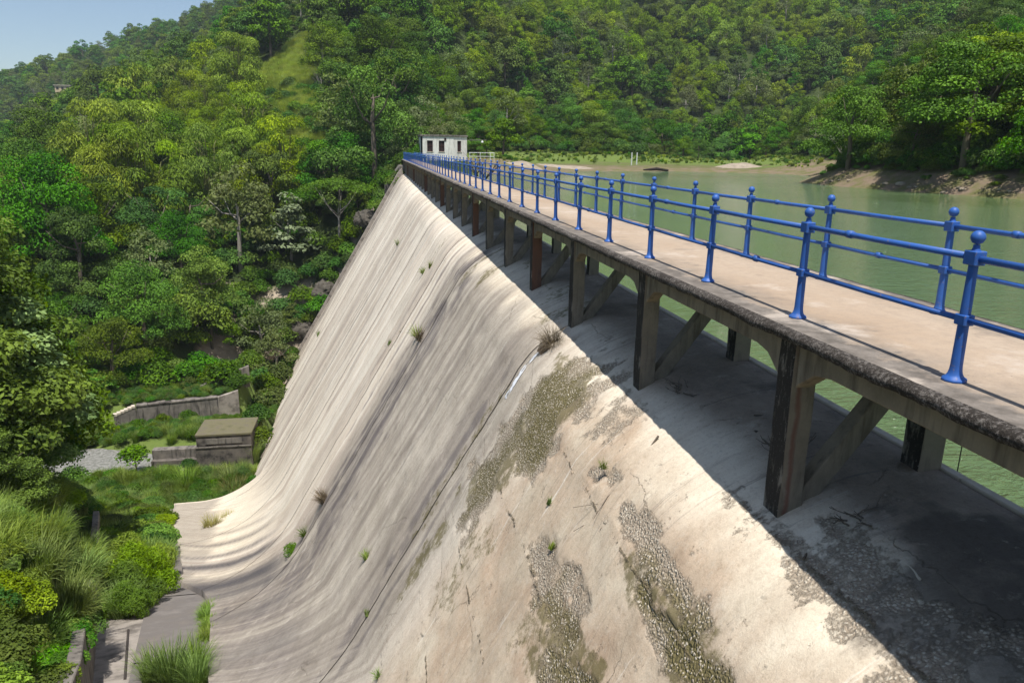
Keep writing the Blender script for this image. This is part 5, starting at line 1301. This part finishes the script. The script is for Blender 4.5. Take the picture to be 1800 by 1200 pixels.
# ---- near left bank
nearT = [('neartree', -22.8, 44.5, 1.5, 0), ('nearpale', -21.4, 41.6, 1.45, 0), ('neartree', -20.6, 42.5, .85, 1), ('neartree', -25.5, 49, 1.9, 1), ('nearpale', -19.4, 38.8, .85, 0), ('neartree', -18.0, 36.9, .5, 1), ('neartree', -21.5, 39, 1.5, 0), ('neartree', -17.2, 33.6, .5, 0)]
labs = ['tall dark-leaved tree on the bank left of the apron, behind the pale-leaved one', 'tall pale-leaved vine-covered tree on the bank left of the apron', 'bright vine-draped tree at the end of the channel wall', 'tall bright tree farthest back on the near left bank', 'smaller pale-leaved tree in front of the tall pale-leaved one on the left bank', 'low vine-covered tree just above the tall grass on the left bank', 'large dark tree at the left edge behind the pale-leaved tree', 'small dark leafy tree at the left edge above the grass bank']
for (k, X, Y, sc, v), lab in zip(nearT, labs): named(k, 'bank_tree', lab, 'tree', X, Y, sc, X*1.7, v)
rg = random.Random(14)
def bankpts(n, y0, y1, w0, w1, seed):
    r_ = random.Random(seed); o = []
    for i in range(n):
        Y = r_.uniform(y0, y1); X = float(xwall(Y))-r_.uniform(w0, w1); o.append((X, Y))
    return o
for i, (X, Y) in enumerate(bankpts(40, 19, 40, .5, 4.5, 3)):
    r = empty('grass_tussock', (X, Y, max(float(ground(X, Y)[0]), float(zlip(Y))+1.35)-.05), rg.uniform(0, 6)); r.scale = [rg.uniform(.85, 1.25)]*3
    o = bpy.data.objects.new('blades', TUSBIG[i % 3]); C.objects.link(o); o.parent = r
    tag(r, 'tall drooping grass tussock on the bank left of the channel wall', 'grass tussock', 'grass tussocks on the left bank')
for i, (X, Y) in enumerate(bankpts(14, 15, 26, .45, 1.3, 4)+bankpts(14, 16, 25, 1.5, 5, 7)+bankpts(8, 27, 40, 3.0, 6, 6)):
    r = plant('nearvine', 'vine_mound', X, Y, rg.uniform(.42, .6) if X > xwall(Y)-1.4 else rg.uniform(.5, .85), rg.uniform(0, 6), i, 0, None, max(float(ground(X, Y)[0]), float(zlip(Y))+.8))
    tag(r, 'low mound of leafy vine on the bank left of the channel wall', 'vine', 'vine mounds on the left bank')
# ---- bushes on the apron and channel
def apz_(X, Y): return float(zlip(Y))-.48
def bushy(X, Y, sc, lab, sz=1.0):
    r = empty('leafy_bush', (X, Y, apz_(X, Y)), X); r.scale = (sc, sc, sc*sz)
    for nm, me in (('leaves', BUSH), ('stems', BSTEM)):
        o = bpy.data.objects.new(nm, me); C.objects.link(o); o.parent = r
    tag(r, lab, 'bush')
bushy(-12.6, 35.5, 1.0, 'large bright green bush growing on the apron beside the channel wall', 1.0)
bushy(-12.2, 33.2, .8, 'bright bush in front of the large bush beside the channel wall')
bushy(-13.9, 38.2, 1.0, 'bright bush behind the large one beside the channel wall')
bushy(-11.6, 31.2, .6, 'small bright bush nearest the bottom edge beside the channel wall')
bushy(-14.9, 41.2, .9, 'green bush at the far end of the row along the channel wall', .9)
def tus(lst, X, Y, sc, lab, zabs=None, grp=None, name='grass_tussock'):
    r = empty(name, (X, Y, apz_(X, Y) if zabs is None else zabs), X*3); r.scale = (sc, sc, sc)
    o = bpy.data.objects.new('blades', lst[int(abs(X*7+Y)) % len(lst)]); C.objects.link(o); o.parent = r
    tag(r, lab, 'grass tussock', grp)
tus(TUS, -7.2, 22.0, .75, 'tall grass tussock at the bottom edge on the apron, beside the pipe')
tus(TUS, -6.7, 22.9, .65, 'tall grass tussock at the bottom edge on the apron, against the lip')
tus(TUS, -7.9, 22.5, .6, 'tall grass tussock at the bottom edge on the apron, nearest the channel wall')
tus(TUS, -6.3, 21.6, .6, 'lowest grass tussock on the apron at the foot of the bucket lip')
for k, (X, Y) in enumerate([(-7.9, 29.6), (-8.0, 30.6), (-7.4, 28.0), (-7.1, 26.6)]):
    tus(TUSBIG, X, Y, .42, 'short weed tuft in the joint below the bucket lip', None, 'weeds along the bucket lip')
tus(TUS, -11.9, 31.3, .8, 'straw-tipped grass tussock in front of the bushes by the channel wall'); tus(TUS, -12.6, 32.6, .7, 'grass tussock squeezed between channel wall and bright bush')
zb_ = lambda X, Y: float(ground(X, Y)[0])-.1
tus(TUS, -18.9, 68.0, 1.25, 'big dense cane grass clump standing behind the end of the white bucket', zb_(-18.9, 68))
tus(TUS, -21.2, 68.6, 1.0, 'cane grass clump left of the biggest one behind the bucket', zb_(-21.2, 68.6))
tus(TUS, -24.2, 68.2, 1.0, 'cane grass clump by the pale stream', zb_(-24.2, 68.2))
tus(TUS, -14.9, 68.3, 1.15, 'tall grass clump against the foot of the dam face', zb_(-14.9, 68.3)); tus(TUSDRY, -14.3, 66.8, 1.5, 'straw-coloured grass clump against the foot of the dam face', zb_(-14.3, 66.8))
tus(TUS, -16.6, 62.9, .9, 'grass clump at the far outer corner of the white bucket', zb_(-16.6, 62.9)); tus(TUS, -14.4, 63.0, .85, 'grass clump against the middle of the far end of the white bucket', zb_(-14.4, 63)); tus(TUSDRY, -13.1, 63.2, 1.1, 'straw grass clump where the far end of the bucket meets the face', zb_(-13.1, 63.2)); tus(TUSDRY, -18.6, 62.6, 1.0, 'straw grass clump beyond the outer lip of the white bucket', zb_(-18.6, 62.6))
named('shrub', 'shrub', 'bright shrub growing against the left corner of the valve house', 'shrub', -19.2, 71.0, .75, .9, 1)
named('shrub', 'shrub', 'bright shrub in front of the retaining wall, right half', 'shrub', -22.8, 86.0, .85, 1.9, 2)
named('darkshrub', 'shrub', 'dark shrub in front of the middle of the retaining wall', 'shrub', -25.4, 85.3, .75, 2.9, 1)
named('shrub', 'shrub', 'bright shrub sprawling over the valve house roof from the dam side', 'shrub', -13.6, 74.6, 1.3, 2.0, 0)
tus(TUSDRY, -16.3, 69.5, 1.3, 'straw-coloured grass clump in front of the valve house', zb_(-16.3, 69.5)); tus(TUS, -13.4, 72.5, 1.0, 'grass clump between the valve house and the dam face', zb_(-13.4, 72.5))
named('darkshrub', 'shrub', 'dark drooping shrub hanging over the low stepped wall by the stream', 'shrub', -24.0, 71.0, 1.35, .5, 0, .9, .6)
named('darkshrub', 'shrub', 'dark shrub on the bank where the stream disappears', 'shrub', -29, 69.5, 1.1, 1.5, 1)
named('shrub', 'shrub', 'bright shrub climbing the toe of the dam behind the valve house', 'shrub', -13.6, 78, 1.4, 1.5, 1)
named('shrub', 'shrub', 'bright shrub on the terrace at the right end of the retaining wall', 'shrub', -18.2, 91, 1.2, .5, 2)
named('shrub', 'shrub', 'bright shrub in front of the retaining wall, left half', 'shrub', -27.8, 84.6, .7, 2.5, 0)
tus(TUSDRY, -12.4, 50.0, .95, 'dry straw weeds growing in the white spillway bucket', float(zb(50))-.05, None, 'dry_weeds'); tus(TUSDRY, -11.6, 51.4, .8, 'smaller dry straw weeds beside the first in the white bucket', float(zb(51.4))-.02, None, 'dry_weeds')
# weeds rooted in cracks of the face
for k, (X, Y, Z, sc, lab) in enumerate([(2.14, 37.1, -4.44, 1.0, 'weed tuft on the upper face far from the walkway columns, left one'), (1.4, 29.0, -5.67, 1.3, 'green weed at the head of the dark streaks'), (2.41, 36, -3.98, .9, 'weed tuft close under the crest'), (.3, 34.8, -7.5, .9, 'weed tuft in the middle of the pale face'), (-8.08, 93.2, -21.5, 2.0, 'weed on the far edge of the spillway, upper'), (-12.6, 100.6, -29, 2.0, 'weed on the far edge of the spillway, lower'), (-3.46, 28.2, -13.76, 1.1, 'thin weed beside the dark streaks near the bucket'), (3.1, 9.48, -2.8, .36, 'green tuft on the joint just below the crest shadow'), (2.52, 10.39, -3.8, .34, 'green tuft on the joint under the first one'), (2.36, 9.53, -4.07, .34, 'green tuft lowest on the nearest joint'), (-.59, 15.44, -8.98, .45, 'single green tuft on the grey streaked face near the bottom edge'), (-.63, 18.07, -9.04, .8, 'thin grass on the grey streaked face'), (-.32, 12.71, -8.53, .5, 'bright green tuft at the bottom edge of the face'), (1.4, 58.5, -5.66, 1.3, 'weed tuft on the distant upper face')]):
    r = empty('face_weed', (X, Y, Z), k*1.3); r.scale = (sc, sc, sc); r.rotation_euler = (0, -.6, k*1.1)
    o = bpy.data.objects.new('blades', WEED[k % 2]); C.objects.link(o); o.parent = r
    tag(r, lab, 'weed', 'weeds on the dam face')
r = plant('shrub', 'face_bush', -4.0, 28.6, .30, 0, 0, 0, None, -14.85); tag(r, 'small round green bush growing in the dark streaks of the bucket', 'bush')
for k, (X, Y, Z, sc, lab) in enumerate([(-2.59, 28.3, -12.3, 1.0, 'dry brown bush on the dark streaks low on the face'), (3.62, 14.95, -2.42, .75, 'dry brown bush lying over the crest where water leaks'), (1.44, 28.2, -5.6, .8, 'dry twiggy bush at the head of the dark streaks'), (3.4, 14.99, -2.58, .6, 'lower part of the dry bush line above the water leak')]):
    r = empty('dry_bush', (X, Y, Z), k); r.scale = (sc, sc, sc); r.rotation_euler = (0, -.7, k)
    o = bpy.data.objects.new('twigs', TWIG); C.objects.link(o); o.parent = r; tag(r, lab, 'bush')
# ------------------------------------------------------------------ haze
hz = MB().box((-540, -75, -36), (660, 915, 175)).build('haze', NT('valley_haze').mat)
t = hz.data.materials[0].node_tree
for n in list(t.nodes):
    if n.type != 'OUTPUT_MATERIAL': t.nodes.remove(n)
pv = t.nodes.new('ShaderNodeVolumePrincipled'); pv.inputs['Color'].default_value = (.80, .89, 1.0, 1); pv.inputs['Density'].default_value = .00013
t.links.new(pv.outputs[0], [n for n in t.nodes if n.type == 'OUTPUT_MATERIAL'][0].inputs['Volume'])
tag(hz, kind='stuff')
